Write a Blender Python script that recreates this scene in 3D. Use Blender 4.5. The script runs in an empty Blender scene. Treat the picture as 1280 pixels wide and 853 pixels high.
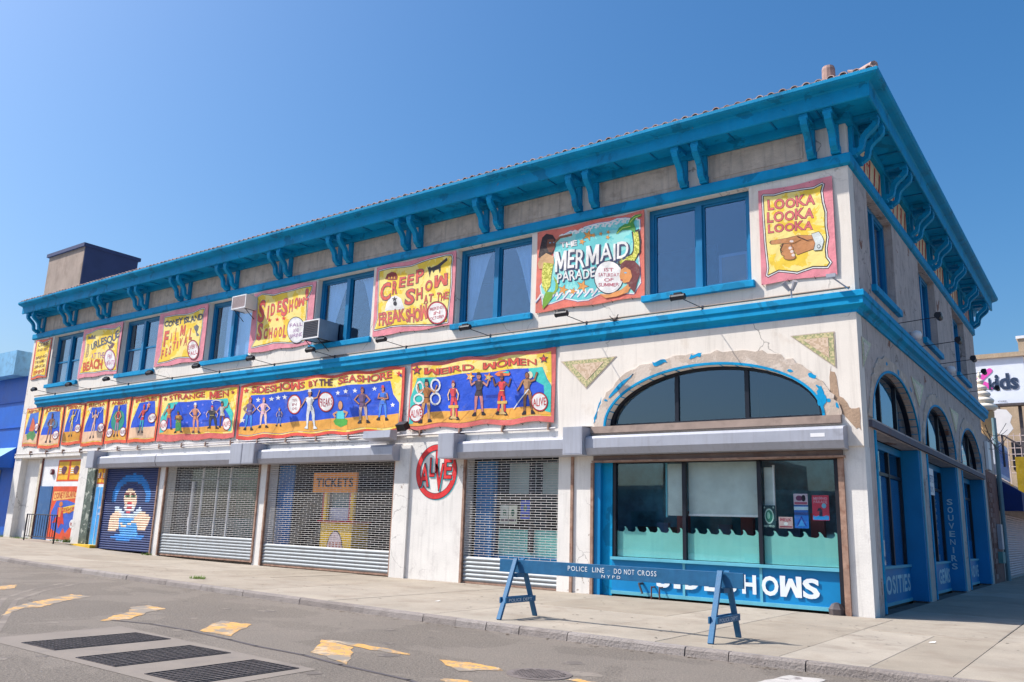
import bpy, math, random
from mathutils import Vector, Matrix
from mathutils.geometry import tessellate_polygon
random.seed(7)
SC = bpy.context.scene
COL = SC.collection

# ---------------------------------------------------------------- camera, world, sun, exposure
cam_d = bpy.data.cameras.new('camera'); cam = bpy.data.objects.new('camera', cam_d); COL.objects.link(cam)
SC.camera = cam
cam_d.sensor_width = 36.0; cam_d.lens = 1034.686 / 1280 * 36.0
cam_d.clip_start = 0.1; cam_d.clip_end = 2000
_a, _b, _c = math.radians(-36.1904), math.radians(12.585), math.radians(1.8583)
_f = Vector((math.sin(_a) * math.cos(_b), math.cos(_a) * math.cos(_b), math.sin(_b)))
_r = Vector((math.cos(_a), -math.sin(_a), 0)); _u = _r.cross(_f)
_rr = _r * math.cos(_c) + _u * math.sin(_c); _uu = -_r * math.sin(_c) + _u * math.cos(_c)
cam.matrix_world = Matrix(((_rr.x, _uu.x, -_f.x, 4.2965), (_rr.y, _uu.y, -_f.y, -18.7058),
                           (_rr.z, _uu.z, -_f.z, 1.6), (0, 0, 0, 1)))
SUN_FROM = Vector((-1.75, -1.0, 2.45)).normalized()
elev = math.asin(SUN_FROM.z); azim = math.atan2(SUN_FROM.x, SUN_FROM.y)   # clockwise from +Y
W = bpy.data.worlds.new('World'); SC.world = W; W.use_nodes = True
wn = W.node_tree.nodes; wl = W.node_tree.links
bg = wn['Background']; sky = wn.new('ShaderNodeTexSky'); sky.sky_type = 'NISHITA'; sky.sun_disc = False
sky.sun_elevation = elev; sky.sun_rotation = azim
sky.air_density = 1.2; sky.dust_density = 3.0; sky.ozone_density = 6.0; sky.altitude = 0
hs = wn.new('ShaderNodeHueSaturation'); hs.inputs['Saturation'].default_value = 1.28; hs.inputs['Hue'].default_value = 0.498; wl.new(sky.outputs[0], hs.inputs['Color'])
wl.new(hs.outputs[0], bg.inputs[0]); bg.inputs[1].default_value = 0.125
sun_d = bpy.data.lights.new('sun', 'SUN'); sun = bpy.data.objects.new('sun', sun_d); COL.objects.link(sun)
sun_d.energy = 4.7; sun_d.angle = math.radians(0.53); sun_d.color = (1.0, 0.955, 0.89)
sun.rotation_euler = SUN_FROM.to_track_quat('Z', 'Y').to_euler(); sun.location = (-20, -20, 40)
vs = SC.view_settings; vs.view_transform = 'Standard'; vs.look = 'None'; vs.gamma = 1; vs.exposure = 0.45
try: vs.use_curve_mapping = False
except Exception: pass
SC.cycles.max_bounces = 8; SC.cycles.transparent_max_bounces = 24

# ---------------------------------------------------------------- materials
def lin(c):
    return tuple((v / 255 / 12.92) if v <= 10 else ((v / 255 + 0.055) / 1.055) ** 2.4 for v in c)
_mc = {}
def nd(nt, t, **kw):
    n = nt.nodes.new(t)
    for k, v in kw.items():
        if k.startswith('i_'):
            key = k[2:]; n.inputs[int(key) if key.isdigit() else key.replace('_', ' ')].default_value = v
        else: setattr(n, k, v)
    return n
def mixc(nt, fac, a, b, blend='MIX'):
    m = nt.nodes.new('ShaderNodeMix'); m.data_type = 'RGBA'; m.blend_type = blend
    for sock, v in ((m.inputs[0], fac), (m.inputs[6], a), (m.inputs[7], b)):
        if isinstance(v, bpy.types.NodeSocket): nt.links.new(v, sock)
        elif sock == m.inputs[0]: sock.default_value = v
        else: sock.default_value = (*v, 1) if len(v) == 3 else v
    return m.outputs[2]
def ramp(nt, src, a, b):
    r = nt.nodes.new('ShaderNodeMapRange'); r.inputs[1].default_value = a; r.inputs[2].default_value = b
    nt.links.new(src, r.inputs[0]); return r.outputs[0]
def noise(nt, vec, scale, detail=4, rough=0.55, dist=0.0):
    n = nd(nt, 'ShaderNodeTexNoise'); n.inputs['Scale'].default_value = scale; n.inputs['Detail'].default_value = detail
    n.inputs['Roughness'].default_value = rough; n.inputs['Distortion'].default_value = dist
    nt.links.new(vec, n.inputs['Vector']); return n.outputs[0]
def scalev(nt, vec, s):
    m = nd(nt, 'ShaderNodeMapping'); m.inputs['Scale'].default_value = s; nt.links.new(vec, m.inputs[0]); return m.outputs[0]
def mat(name, rgb, rough=0.6, metal=0.0, var=0.10, scale=2.5, dirt=None, streak=None, bump=None, spec=0.4,
        crack=None, patch=None, rnd=0.0, fine=None, emit=None):
    if name in _mc: return _mc[name]
    m = bpy.data.materials.new(name); m.use_nodes = True; nt = m.node_tree; b = nt.nodes['Principled BSDF']
    geo = nd(nt, 'ShaderNodeNewGeometry'); pos = geo.outputs['Position']
    base = lin(rgb)
    n1 = noise(nt, pos, scale, 6, 0.6)
    lo = tuple(max(0, c * (1 - var * 1.6)) for c in base); hi = tuple(min(1, c * (1 + var)) for c in base)
    col = mixc(nt, ramp(nt, n1, 0.3, 0.7), lo, hi)
    if fine:
        nf = noise(nt, pos, fine[0], 3, 0.7)
        col = mixc(nt, ramp(nt, nf, 0.35, 0.7), col, mixc(nt, fine[1], col, (0, 0, 0)), 'MIX')
    if rnd:
        oi = nd(nt, 'ShaderNodeObjectInfo'); r = ramp(nt, oi.outputs['Random'], 0, 1)
        col = mixc(nt, r, mixc(nt, rnd, col, (0.0, 0.0, 0.0)), mixc(nt, rnd * 0.5, col, (1, 1, 1)))
    if patch:  # list of (rgb, scale, threshold, amount)
        for (pc, ps, pt, pa) in patch:
            np_ = noise(nt, pos, ps, 8, 0.62, 0.4)
            f = nd(nt, 'ShaderNodeMath', operation='MULTIPLY'); nt.links.new(ramp(nt, np_, pt, pt + (0.07 if 'road' in name else 0.015)), f.inputs[0]); f.inputs[1].default_value = pa
            col = mixc(nt, f.outputs[0], col, lin(pc))
    if streak:  # (rgb, amount)
        ns = noise(nt, scalev(nt, pos, (5, 5, 0.35)), 2.0, 5, 0.6)
        f = nd(nt, 'ShaderNodeMath', operation='MULTIPLY'); nt.links.new(ramp(nt, ns, 0.5, 0.78), f.inputs[0]); f.inputs[1].default_value = streak[1]
        col = mixc(nt, f.outputs[0], col, lin(streak[0]))
    if dirt:
        n2 = noise(nt, pos, dirt[1], 7, 0.65, 0.3)
        f = nd(nt, 'ShaderNodeMath', operation='MULTIPLY'); nt.links.new(ramp(nt, n2, dirt[2], dirt[2] + 0.2), f.inputs[0]); f.inputs[1].default_value = dirt[3]
        col = mixc(nt, f.outputs[0], col, lin(dirt[0]))
    hgt = None
    if crack:  # (scale, width, rgb, amount)
        dn = nd(nt, 'ShaderNodeTexNoise'); dn.inputs['Scale'].default_value = crack[0] * 1.7; dn.inputs['Detail'].default_value = 5
        nt.links.new(pos, dn.inputs['Vector'])
        ad = nd(nt, 'ShaderNodeVectorMath', operation='MULTIPLY_ADD'); nt.links.new(dn.outputs[1], ad.inputs[0])
        ad.inputs[1].default_value = (0.9 / crack[0],) * 3; nt.links.new(pos, ad.inputs[2])
        v = nd(nt, 'ShaderNodeTexVoronoi', feature='DISTANCE_TO_EDGE'); v.inputs['Scale'].default_value = crack[0]
        nt.links.new(ad.outputs[0], v.inputs['Vector'])
        ln = nd(nt, 'ShaderNodeMapRange'); ln.inputs[1].default_value = 0; ln.inputs[2].default_value = crack[1]
        ln.inputs[3].default_value = 1; ln.inputs[4].default_value = 0; nt.links.new(v.outputs[0], ln.inputs[0])
        mk = ramp(nt, noise(nt, pos, crack[0] * 0.6, 2), 0.5, 0.6)
        mm = nd(nt, 'ShaderNodeMath', operation='MULTIPLY'); nt.links.new(ln.outputs[0], mm.inputs[0]); nt.links.new(mk, mm.inputs[1])
        m2 = nd(nt, 'ShaderNodeMath', operation='MULTIPLY'); nt.links.new(mm.outputs[0], m2.inputs[0]); m2.inputs[1].default_value = crack[3]
        col = mixc(nt, m2.outputs[0], col, lin(crack[2]))
    nt.links.new(col, b.inputs['Base Color'])
    rr = nd(nt, 'ShaderNodeMapRange'); rr.inputs[3].default_value = max(0.03, rough - 0.12); rr.inputs[4].default_value = min(1, rough + 0.12)
    nt.links.new(n1, rr.inputs[0]); nt.links.new(rr.outputs[0], b.inputs['Roughness'])
    b.inputs['Metallic'].default_value = metal; b.inputs['Specular IOR Level'].default_value = spec
    if bump:
        bn = noise(nt, pos, bump[0], 6, 0.6)
        bp = nd(nt, 'ShaderNodeBump'); bp.inputs['Strength'].default_value = bump[1]; bp.inputs['Distance'].default_value = bump[2] if len(bump) > 2 else 0.02
        nt.links.new(bn, bp.inputs['Height']); nt.links.new(bp.outputs[0], b.inputs['Normal'])
    if emit:
        b.inputs['Emission Color'].default_value = (*lin(rgb), 1); b.inputs['Emission Strength'].default_value = emit
    _mc[name] = m; return m
def paint(rgb, rough=0.6):
    return mat('paint_%02x%02x%02x' % tuple(int(v) for v in rgb), rgb, rough, var=0.14, scale=2.6, dirt=((176, 164, 150), 5.0, 0.56, 0.28), fine=(40, 0.08), bump=(3.2, 0.45, 0.05))
def glassmat(name, tint=(0.85, 0.92, 0.95), ior=1.6, add=0.0):
    if name in _mc: return _mc[name]
    m = bpy.data.materials.new(name); m.use_nodes = True; nt = m.node_tree
    for n in list(nt.nodes):
        if n.type != 'OUTPUT_MATERIAL': nt.nodes.remove(n)
    out = [n for n in nt.nodes if n.type == 'OUTPUT_MATERIAL'][0]
    geo0 = nd(nt, 'ShaderNodeNewGeometry'); dt = nd(nt, 'ShaderNodeVectorMath', operation='DOT_PRODUCT'); nt.links.new(geo0.outputs['Incoming'], dt.inputs[0]); nt.links.new(geo0.outputs['Normal'], dt.inputs[1])
    ab = nd(nt, 'ShaderNodeMath', operation='ABSOLUTE'); nt.links.new(dt.outputs['Value'], ab.inputs[0]); om = nd(nt, 'ShaderNodeMath', operation='SUBTRACT'); om.inputs[0].default_value = 1; nt.links.new(ab.outputs[0], om.inputs[1])
    pw = nd(nt, 'ShaderNodeMath', operation='POWER'); nt.links.new(om.outputs[0], pw.inputs[0]); pw.inputs[1].default_value = 5; f0 = ((ior - 1) / (ior + 1)) ** 2
    fr = nd(nt, 'ShaderNodeMath', operation='MULTIPLY_ADD'); nt.links.new(pw.outputs[0], fr.inputs[0]); fr.inputs[1].default_value = 1 - f0; fr.inputs[2].default_value = f0
    tr = nd(nt, 'ShaderNodeBsdfTransparent'); tr.inputs[0].default_value = (*tint, 1)
    gl = nd(nt, 'ShaderNodeBsdfGlossy'); gl.inputs['Roughness'].default_value = 0.015; gl.inputs[0].default_value = (0.66, 0.84, 1, 1)
    geo = nd(nt, 'ShaderNodeNewGeometry'); bn = noise(nt, geo.outputs['Position'], 0.9, 2)
    bp = nd(nt, 'ShaderNodeBump'); bp.inputs['Strength'].default_value = 0.25; bp.inputs['Distance'].default_value = 0.012 if 'window' in name else 0.003
    nt.links.new(bn, bp.inputs['Height']); nt.links.new(bp.outputs[0], gl.inputs['Normal'])
    ma = nd(nt, 'ShaderNodeMath', operation='ADD'); nt.links.new(fr.outputs[0], ma.inputs[0]); ma.inputs[1].default_value = add
    mx = nd(nt, 'ShaderNodeMixShader'); nt.links.new(ma.outputs[0], mx.inputs[0]); nt.links.new(tr.outputs[0], mx.inputs[1]); nt.links.new(gl.outputs[0], mx.inputs[2])
    nt.links.new(mx.outputs[0], out.inputs[0]); _mc[name] = m; return m

M_STUCCO = mat('stucco_white', (238, 228, 216), 0.85, var=0.05, scale=0.8, dirt=((188, 164, 138), 1.6, 0.58, 0.4), streak=((150, 138, 126), 0.25),
               bump=(26, 0.25, 0.012), crack=(0.55, 0.012, (95, 85, 80), 0.7), patch=[((176, 150, 128), 0.7, 0.685, 0.85)], fine=(60, 0.1))
M_STUCCO_LOW = mat('stucco_peeling', (234, 229, 222), 0.85, var=0.06, scale=1.2, dirt=((150, 140, 138), 2.2, 0.56, 0.4), streak=((150, 144, 138), 0.28),
                   bump=(22, 0.35, 0.015), crack=(0.9, 0.012, (100, 92, 90), 0.6), patch=[((150, 132, 118), 1.3, 0.68, 0.85)], fine=(50, 0.1))
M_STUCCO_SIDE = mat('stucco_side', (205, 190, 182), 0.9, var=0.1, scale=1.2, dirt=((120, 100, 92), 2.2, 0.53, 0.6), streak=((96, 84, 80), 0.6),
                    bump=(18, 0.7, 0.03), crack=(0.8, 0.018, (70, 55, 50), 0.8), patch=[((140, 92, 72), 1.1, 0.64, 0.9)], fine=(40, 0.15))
M_FRIEZE = mat('frieze_concrete', (204, 188, 172), 0.9, var=0.12, scale=2.5, dirt=((130, 112, 100), 3, 0.52, 0.5), streak=((110, 104, 104), 0.5), bump=(30, 0.5, 0.02), fine=(60, 0.12))
M_RING = mat('bare_render', (204, 186, 170), 0.95, var=0.1, scale=3, dirt=((140, 112, 92), 2, 0.58, 0.7), bump=(20, 0.5, 0.02), patch=[((214, 198, 184), 1.6, 0.55, 0.9)], fine=(40, 0.15))
M_BLUE = mat('trim_blue', (0, 148, 200), 0.6, var=0.12, scale=1.3, dirt=((0, 108, 150), 2.0, 0.54, 0.45), streak=((60, 160, 190), 0.2), patch=[((90, 166, 184), 2.6, .68, .4), ((0, 96, 134), 1.4, .58, .5), ((120, 96, 78), 5.0, .70, .75)], bump=(12, 0.35, 0.012), spec=0.18)
M_BLUE2 = mat('window_blue', (2, 116, 166), 0.4, var=0.10, scale=1.8, dirt=((14, 70, 110), 4, 0.58, 0.4), bump=(14, 0.15, 0.01))
M_CURB_BLUE = mat('shop_blue', (0, 128, 186), 0.45, var=0.07, scale=1.5, dirt=((8, 90, 140), 3, 0.58, 0.35))
M_TEAL = mat('pale_teal', (98, 176, 196), 0.5, var=0.08, scale=2, dirt=((60, 120, 140), 3, 0.58, 0.4))
M_GREYM = mat('shutter_box_metal', (172, 174, 184), 0.45, 0.15, var=0.06, scale=1.2, dirt=((120, 116, 120), 2.5, 0.57, 0.45), streak=((120, 110, 105), 0.25))
M_SLAT = mat('shutter_slat_metal', (156, 162, 166), 0.55, 0.15, var=0.10, scale=2, dirt=((120, 118, 116), 2, 0.5, 0.55), streak=((128, 116, 104), .3))
M_GRILLE = mat('grille_rod', (206, 202, 198), 0.5, 0.0, var=0.08, dirt=((160, 146, 134), 4, 0.5, 0.4))
M_RUST = mat('rusty_rail', (166, 134, 116), 0.75, 0.1, var=0.2, scale=6, dirt=((110, 62, 40), 5, 0.5, 0.7))
M_NAVY = mat('navy_shutter', (22, 48, 104), 0.45, var=0.1)
M_DARK = mat('dark_interior', (46, 44, 48), 0.9, var=0.2)
M_DARK2 = mat('dark_frame', (24, 28, 40), 0.4, var=0.1)
M_BLACK = mat('black_metal', (36, 36, 44), 0.45, 0.2, var=0.15)
M_TILE = mat('roof_tile', (186, 152, 142), 0.85, var=0.2, scale=5, rnd=0.25, dirt=((90, 78, 76), 4, 0.5, 0.5), bump=(40, 0.4, 0.01))
M_ROAD = mat('asphalt', (132, 122, 112), 0.9, var=0.08, scale=0.35, patch=[((138, 128, 118), .4, .5, .35)], dirt=((112, 104, 97), 0.8, 0.53, 0.35), streak=((116, 108, 101), .2), bump=(50, 1.0, 0.02), fine=(30, 0.55), crack=(0.3, 0.006, (72, 66, 62), 0.8))
M_PATCH = mat('concrete_patch', (134, 124, 115), 0.9, var=0.07, scale=1.5, dirt=((100, 95, 95), 2, 0.55, 0.4), bump=(70, 0.3, 0.01), fine=(90, 0.12))
M_WALK = mat('sidewalk_concrete', (166, 154, 138), 0.9, var=0.10, scale=0.9, dirt=((130, 116, 102), 1.1, 0.5, 0.6), streak=((140, 126, 112), .3), bump=(60, 0.35, 0.01), fine=(45, 0.22), rnd=0.09,
             crack=(0.28, 0.004, (90, 82, 78), 0.6), patch=[((186, 140, 96), 0.9, 0.71, 0.55)])
M_WALKB = mat('joint_dirt', (92, 84, 76), 0.95, var=0.2)
M_CURB = mat('curb_concrete', (150, 140, 134), 0.92, var=0.12, scale=2, dirt=((100, 90, 84), 3, 0.52, 0.6), bump=(30, 0.8, 0.03), rnd=0.1, fine=(60, 0.2))
M_YEL = mat('road_yellow', (216, 164, 88), 0.85, var=0.12, scale=3, patch=[((184, 168, 146), 2.2, 0.54, .8), ((138, 128, 117), 1.6, 0.48, 1.0), ((138, 128, 117), 11, 0.50, .75)], fine=(50, 0.2), bump=(90, 0.4, 0.01))
M_WHT = mat('road_white', (186, 180, 174), 0.85, var=0.1, scale=3, patch=[((128, 120, 118), 2.2, 0.56, 1.0)], fine=(50, 0.2))
M_IRON = mat('cast_iron', (92, 86, 88), 0.6, 0.5, var=0.2, scale=6, dirt=((110, 88, 74), 6, 0.55, 0.5))
M_PIT = mat('pit_shade_black', (14, 13, 16), 1.0, var=0.2)  # shade of the hollow under the grates, as a colour
M_BARR = mat('barricade_blue', (34, 100, 142), 0.55, var=0.12, scale=5, dirt=((80, 100, 120), 8, 0.6, 0.5), streak=((26, 70, 116), 0.4), bump=(40, 0.3, 0.01))
M_WLET = mat('letter_white', (226, 232, 236), 0.6, var=0.06)
M_NBLUE = mat('neighbour_blue', (6, 96, 196), 0.5, var=0.10, scale=0.8, dirt=((10, 60, 140), 1.5, 0.55, 0.4), streak=((60, 120, 200), 0.25))
M_NPALE = mat('neighbour_pale', (120, 176, 214), 0.6, var=0.12, scale=1.2, dirt=((90, 120, 150), 3, 0.5, 0.6))
M_TOWER = mat('tower_render', (168, 148, 134), 0.9, var=0.12, scale=0.8, streak=((120, 104, 96), 0.5), dirt=((120, 100, 88), 1.2, 0.5, 0.5))
M_TOWERD = mat('tower_shade_and_coping', (66, 74, 108), 0.7, var=0.12, scale=0.8)  # holds the shade of the tower's side face; the coping shares it
M_CURT = mat('curtain_cloth', (222, 226, 236), 0.9, var=0.06)
M_WHITE = mat('white_paint', (236, 234, 234), 0.5, var=0.05, dirt=((170, 160, 150), 3, 0.6, 0.3))
M_GLASS = glassmat('window_glass', (0.78, 0.88, 0.97), 1.7, 0.09)
M_GLASSD = glassmat('storefront_glass', (0.94, 0.98, 0.98), 1.5, 0.03)
M_FILM = mat('turquoise_film', (146, 212, 200), 0.6, var=0.07, scale=1, streak=((120, 190, 186), .4))
M_MOSA = None
M_WEED = mat('weed_leaf', (96, 122, 44), 0.8, var=0.25, scale=6)
M_BRICK = mat('brick_red', (136, 86, 72), 0.9, var=0.2, scale=3, rnd=0.3, dirt=((90, 60, 50), 4, 0.5, 0.5))
M_BEIGE = mat('beige_brick', (190, 168, 142), 0.9, var=0.12, scale=1.2, streak=((140, 120, 100), 0.4), fine=(9, 0.18))

# ---------------------------------------------------------------- object helpers
ORG = {}
def thing(name, label, cat, loc=(0, 0, 0), group=None, kind=None):
    o = bpy.data.objects.new(name, None); COL.objects.link(o); o.location = loc; o.empty_display_size = 0.2
    o['label'] = label; o['category'] = cat
    if group: o['group'] = group
    ORG[o.name] = Vector(loc); return o
def org(p): return ORG.get(p.name, Vector((0, 0, 0))) if p else Vector((0, 0, 0))
class MB:
    def __init__(s): s.v = []; s.f = []; s.m = []; s.mats = []
    def mi(s, m):
        if m not in s.mats: s.mats.append(m)
        return s.mats.index(m)
    def add(s, vs, fs, m):
        k = len(s.v); s.v += [tuple(p) for p in vs]; i = s.mi(m)
        for f in fs: s.f.append(tuple(k + q for q in f)); s.m.append(i)
    def box(s, x0, x1, y0, y1, z0, z1, m):
        x0, x1 = min(x0, x1), max(x0, x1); y0, y1 = min(y0, y1), max(y0, y1); z0, z1 = min(z0, z1), max(z0, z1)
        s.add([(x0, y0, z0), (x1, y0, z0), (x1, y1, z0), (x0, y1, z0), (x0, y0, z1), (x1, y0, z1), (x1, y1, z1), (x0, y1, z1)],
              [(0, 3, 2, 1), (4, 5, 6, 7), (0, 1, 5, 4), (1, 2, 6, 5), (2, 3, 7, 6), (3, 0, 4, 7)], m)
    def prism(s, prof, ext, m):
        """prof: list of 3D points (closed polygon), ext: extrusion vector"""
        n = len(prof); P = [Vector(p) for p in prof]; E = Vector(ext)
        tr = tessellate_polygon([P])
        vs = P + [p + E for p in P]
        fs = [tuple(t) for t in tr] + [tuple(n + q for q in reversed(t)) for t in tr]
        fs += [(i, (i + 1) % n, n + (i + 1) % n, n + i) for i in range(n)]
        s.add(vs, fs, m)
    def tube(s, p0, p1, r, m, n=8, r1=None):
        p0 = Vector(p0); p1 = Vector(p1); d = (p1 - p0); r1 = r if r1 is None else r1
        if d.length < 1e-6: return
        q = d.to_track_quat('Z', 'Y'); a = q @ Vector((1, 0, 0)); b = q @ Vector((0, 1, 0)); vs = []
        for (c, rr) in ((p0, r), (p1, r1)):
            for i in range(n):
                t = 2 * math.pi * i / n; vs.append(c + (a * math.cos(t) + b * math.sin(t)) * rr)
        fs = [(i, (i + 1) % n, n + (i + 1) % n, n + i) for i in range(n)] + [tuple(range(n))[::-1], tuple(range(n, 2 * n))]
        s.add(vs, fs, m)
    def bar(s, p0, p1, w, t, m, up=(0, 0, 1)):
        """box bar between two points, width w along side, thickness t"""
        p0 = Vector(p0); p1 = Vector(p1); d = (p1 - p0).normalized(); sd = d.cross(Vector(up)).normalized(); u = sd.cross(d)
        vs = []
        for c in (p0, p1):
            for (a, b) in ((-1, -1), (1, -1), (1, 1), (-1, 1)): vs.append(c + sd * a * w / 2 + u * b * t / 2)
        s.add(vs, [(0, 3, 2, 1), (4, 5, 6, 7), (0, 1, 5, 4), (1, 2, 6, 5), (2, 3, 7, 6), (3, 0, 4, 7)], m)
    def lathe(s, prof, c, m, n=16):
        vs = []; c = Vector(c)
        for (r, z) in prof:
            for i in range(n):
                t = 2 * math.pi * i / n; vs.append(c + Vector((r * math.cos(t), r * math.sin(t), z)))
        k = len(prof); fs = [(j * n + i, j * n + (i + 1) % n, (j + 1) * n + (i + 1) % n, (j + 1) * n + i) for j in range(k - 1) for i in range(n)]
        fs += [tuple(range(n))[::-1], tuple(range((k - 1) * n, k * n))]
        s.add(vs, fs, m)
    def mesh(s, name, o=Vector((0, 0, 0)), smooth=False, weld=False, recalc=True):
        me = bpy.data.meshes.new(name); me.from_pydata([tuple(Vector(p) - o) for p in s.v], [], s.f)
        for m in s.mats: me.materials.append(m)
        me.polygons.foreach_set('material_index', s.m)
        if smooth: me.polygons.foreach_set('use_smooth', [True] * len(s.f))
        me.update()
        import bmesh
        bm = bmesh.new(); bm.from_mesh(me)
        if weld: bmesh.ops.remove_doubles(bm, verts=bm.verts, dist=1e-5)
        if recalc: bmesh.ops.recalc_face_normals(bm, faces=bm.faces)
        bm.to_mesh(me); bm.free()
        return me
    def build(s, name, parent=None, label=None, cat=None, kind=None, group=None, smooth=False, bevel=None):
        if not s.f: return None
        o = bpy.data.objects.new(name, s.mesh(name, org(parent), smooth)); COL.objects.link(o)
        if parent: o.parent = parent; ORG[o.name] = org(parent)
        if label: o['label'] = label
        if cat: o['category'] = cat
        if kind: o['kind'] = kind
        if group: o['group'] = group
        if bevel:
            bv = o.modifiers.new('bevel', 'BEVEL'); bv.width = bevel; bv.segments = 2; bv.limit_method = 'ANGLE'; bv.angle_limit = 0.7
        return o
def inst(name, me, parent, loc=(0, 0, 0), rot=(0, 0, 0), label=None, kind=None):
    o = bpy.data.objects.new(name, me); COL.objects.link(o); o.rotation_euler = rot
    o.location = Vector(loc) - org(parent) if parent else Vector(loc)
    if parent: o.parent = parent
    ORG[o.name] = Vector(loc)
    if label: o['label'] = label
    if kind: o['kind'] = kind
    return o
def children(o): return [c for c in bpy.data.objects if c.parent == o]
def copy_tree(o, loc=None, label=None, parent=None):
    c = o.copy(); COL.objects.link(c)
    if parent: c.parent = parent
    if loc is not None: c.location = loc
    if label: c['label'] = label
    for ch in children(o): copy_tree(ch, parent=c)
    return c
def cut_sheet(mb, outer, holes, fn, depth, m, m_side=None):
    """wall with openings: outer (a,b) loop, holes either 4-corner rectangles or half-ellipse arches"""
    ms = m_side or m; q4 = [(0, 1, 2, 3)]
    def slabp(l):
        n = len(l); vv = [fn(a, b, 0) for a, b in l]; mb.add(vv, [tuple(range(n))], m); mb.add([fn(a, b, depth) for a, b in l], [tuple(reversed(range(n)))], m)
    def rim(l, closed=True):
        n = len(l); vv = [fn(a, b, 0) for a, b in l] + [fn(a, b, depth) for a, b in l]
        mb.add(vv, [(i, (i + 1) % n, n + (i + 1) % n, n + i) for i in range(n if closed else n - 1)], ms)
    if not holes and len(outer) != 4:
        tr = tessellate_polygon([[Vector((a, b, 0)) for a, b in outer]])
        mb.add([fn(a, b, 0) for a, b in outer], [tuple(t) for t in tr], m); mb.add([fn(a, b, depth) for a, b in outer], [tuple(t) for t in tr], m); rim(outer); return
    xs = [p[0] for p in outer]; zs = [p[1] for p in outer]; X0, X1, Z0, Z1 = min(xs), max(xs), min(zs), max(zs); R = []
    for h in holes:
        hx_ = [p[0] for p in h]; hz = [p[1] for p in h]; R.append((min(hx_), max(hx_), min(hz), max(hz)))
        rim(h)
        if len(h) > 4:
            zt = max(hz)
            for i in range(len(h) - 1):
                p, q = h[i], h[i + 1]
                if zt - p[1] < 1e-6: slabp([p, q, (q[0], zt)])
                elif zt - q[1] < 1e-6: slabp([p, q, (p[0], zt)])
                else: slabp([p, q, (q[0], zt), (p[0], zt)])
    gx = sorted(set([X0, X1] + [v for r in R for v in r[:2]])); gz = sorted(set([Z0, Z1] + [v for r in R for v in r[2:]]))
    for i in range(len(gx) - 1):
        j = 0
        while j < len(gz) - 1:
            cx = (gx[i] + gx[i + 1]) / 2
            free = lambda jj: not any(r[0] < cx < r[1] and r[2] < (gz[jj] + gz[jj + 1]) / 2 < r[3] for r in R)
            if free(j):
                k = j
                while k + 1 < len(gz) - 1 and free(k + 1): k += 1
                slabp([(gx[i], gz[j]), (gx[i + 1], gz[j]), (gx[i + 1], gz[k + 1]), (gx[i], gz[k + 1])]); j = k + 1
            else: j += 1
    rim(outer)
HP = [(-36, .34), (-32.2, .25), (-30.4, .12), (-27, .07), (-24, .02), (-20, 0)]
def hx(x):  # ground rises a little towards the far left
    if x <= -36: return .34
    for (a, h), (b, g) in zip(HP[:-1], HP[1:]):
        if a <= x <= b: return h + (g - h) * (x - a) / (b - a)
    return 0.0

# ---------------------------------------------------------------- lettering
_gl = {}
def glyph(ch, off):
    k = (ch, off)
    if k in _gl: return _gl[k]
    if ch in 'MW':   # drawn by hand: the font's own closes up when made bolder
        P = [(0, 0), (0, .73), (.17, .73), (.36, .30), (.55, .73), (.72, .73), (.72, 0), (.58, 0), (.58, .46), (.41, .09), (.31, .09), (.14, .46), (.14, 0)]
        if ch == 'W': P = [(a * 1.15, .73 - b) for a, b in P][::-1]
        n = len(P); Q = []
        for i in range(n):
            a, b, c = P[i - 1], P[i], P[(i + 1) % n]; d1 = Vector((b[0] - a[0], b[1] - a[1])).normalized(); d2 = Vector((c[0] - b[0], c[1] - b[1])).normalized()
            nn = Vector((-d1.y - d2.y, d1.x + d2.x)); nn = nn.normalized() * min(1.6, 1 / max(.4, nn.length / 2)); Q.append((b[0] + nn.x * off, b[1] + nn.y * off))
        tr = tessellate_polygon([[Vector((a, b, 0)) for a, b in Q]]); _gl[k] = (Q, [tuple(t) for t in tr]); return _gl[k]
    c = bpy.data.curves.new('glyph', 'FONT'); c.body = ch; c.offset = off; c.resolution_u = 3; c.fill_mode = 'FRONT'
    o = bpy.data.objects.new('glyph', c); COL.objects.link(o)
    bpy.context.view_layer.update()
    me = bpy.data.meshes.new_from_object(o.evaluated_get(bpy.context.evaluated_depsgraph_get()))
    vs = [(v.co.x, v.co.y) for v in me.vertices]; me.calc_loop_triangles()
    fs = [tuple(t.vertices) for t in me.loop_triangles]
    bpy.data.meshes.remove(me); bpy.data.objects.remove(o); bpy.data.curves.remove(c)
    _gl[k] = (vs, fs); return _gl[k]
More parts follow.
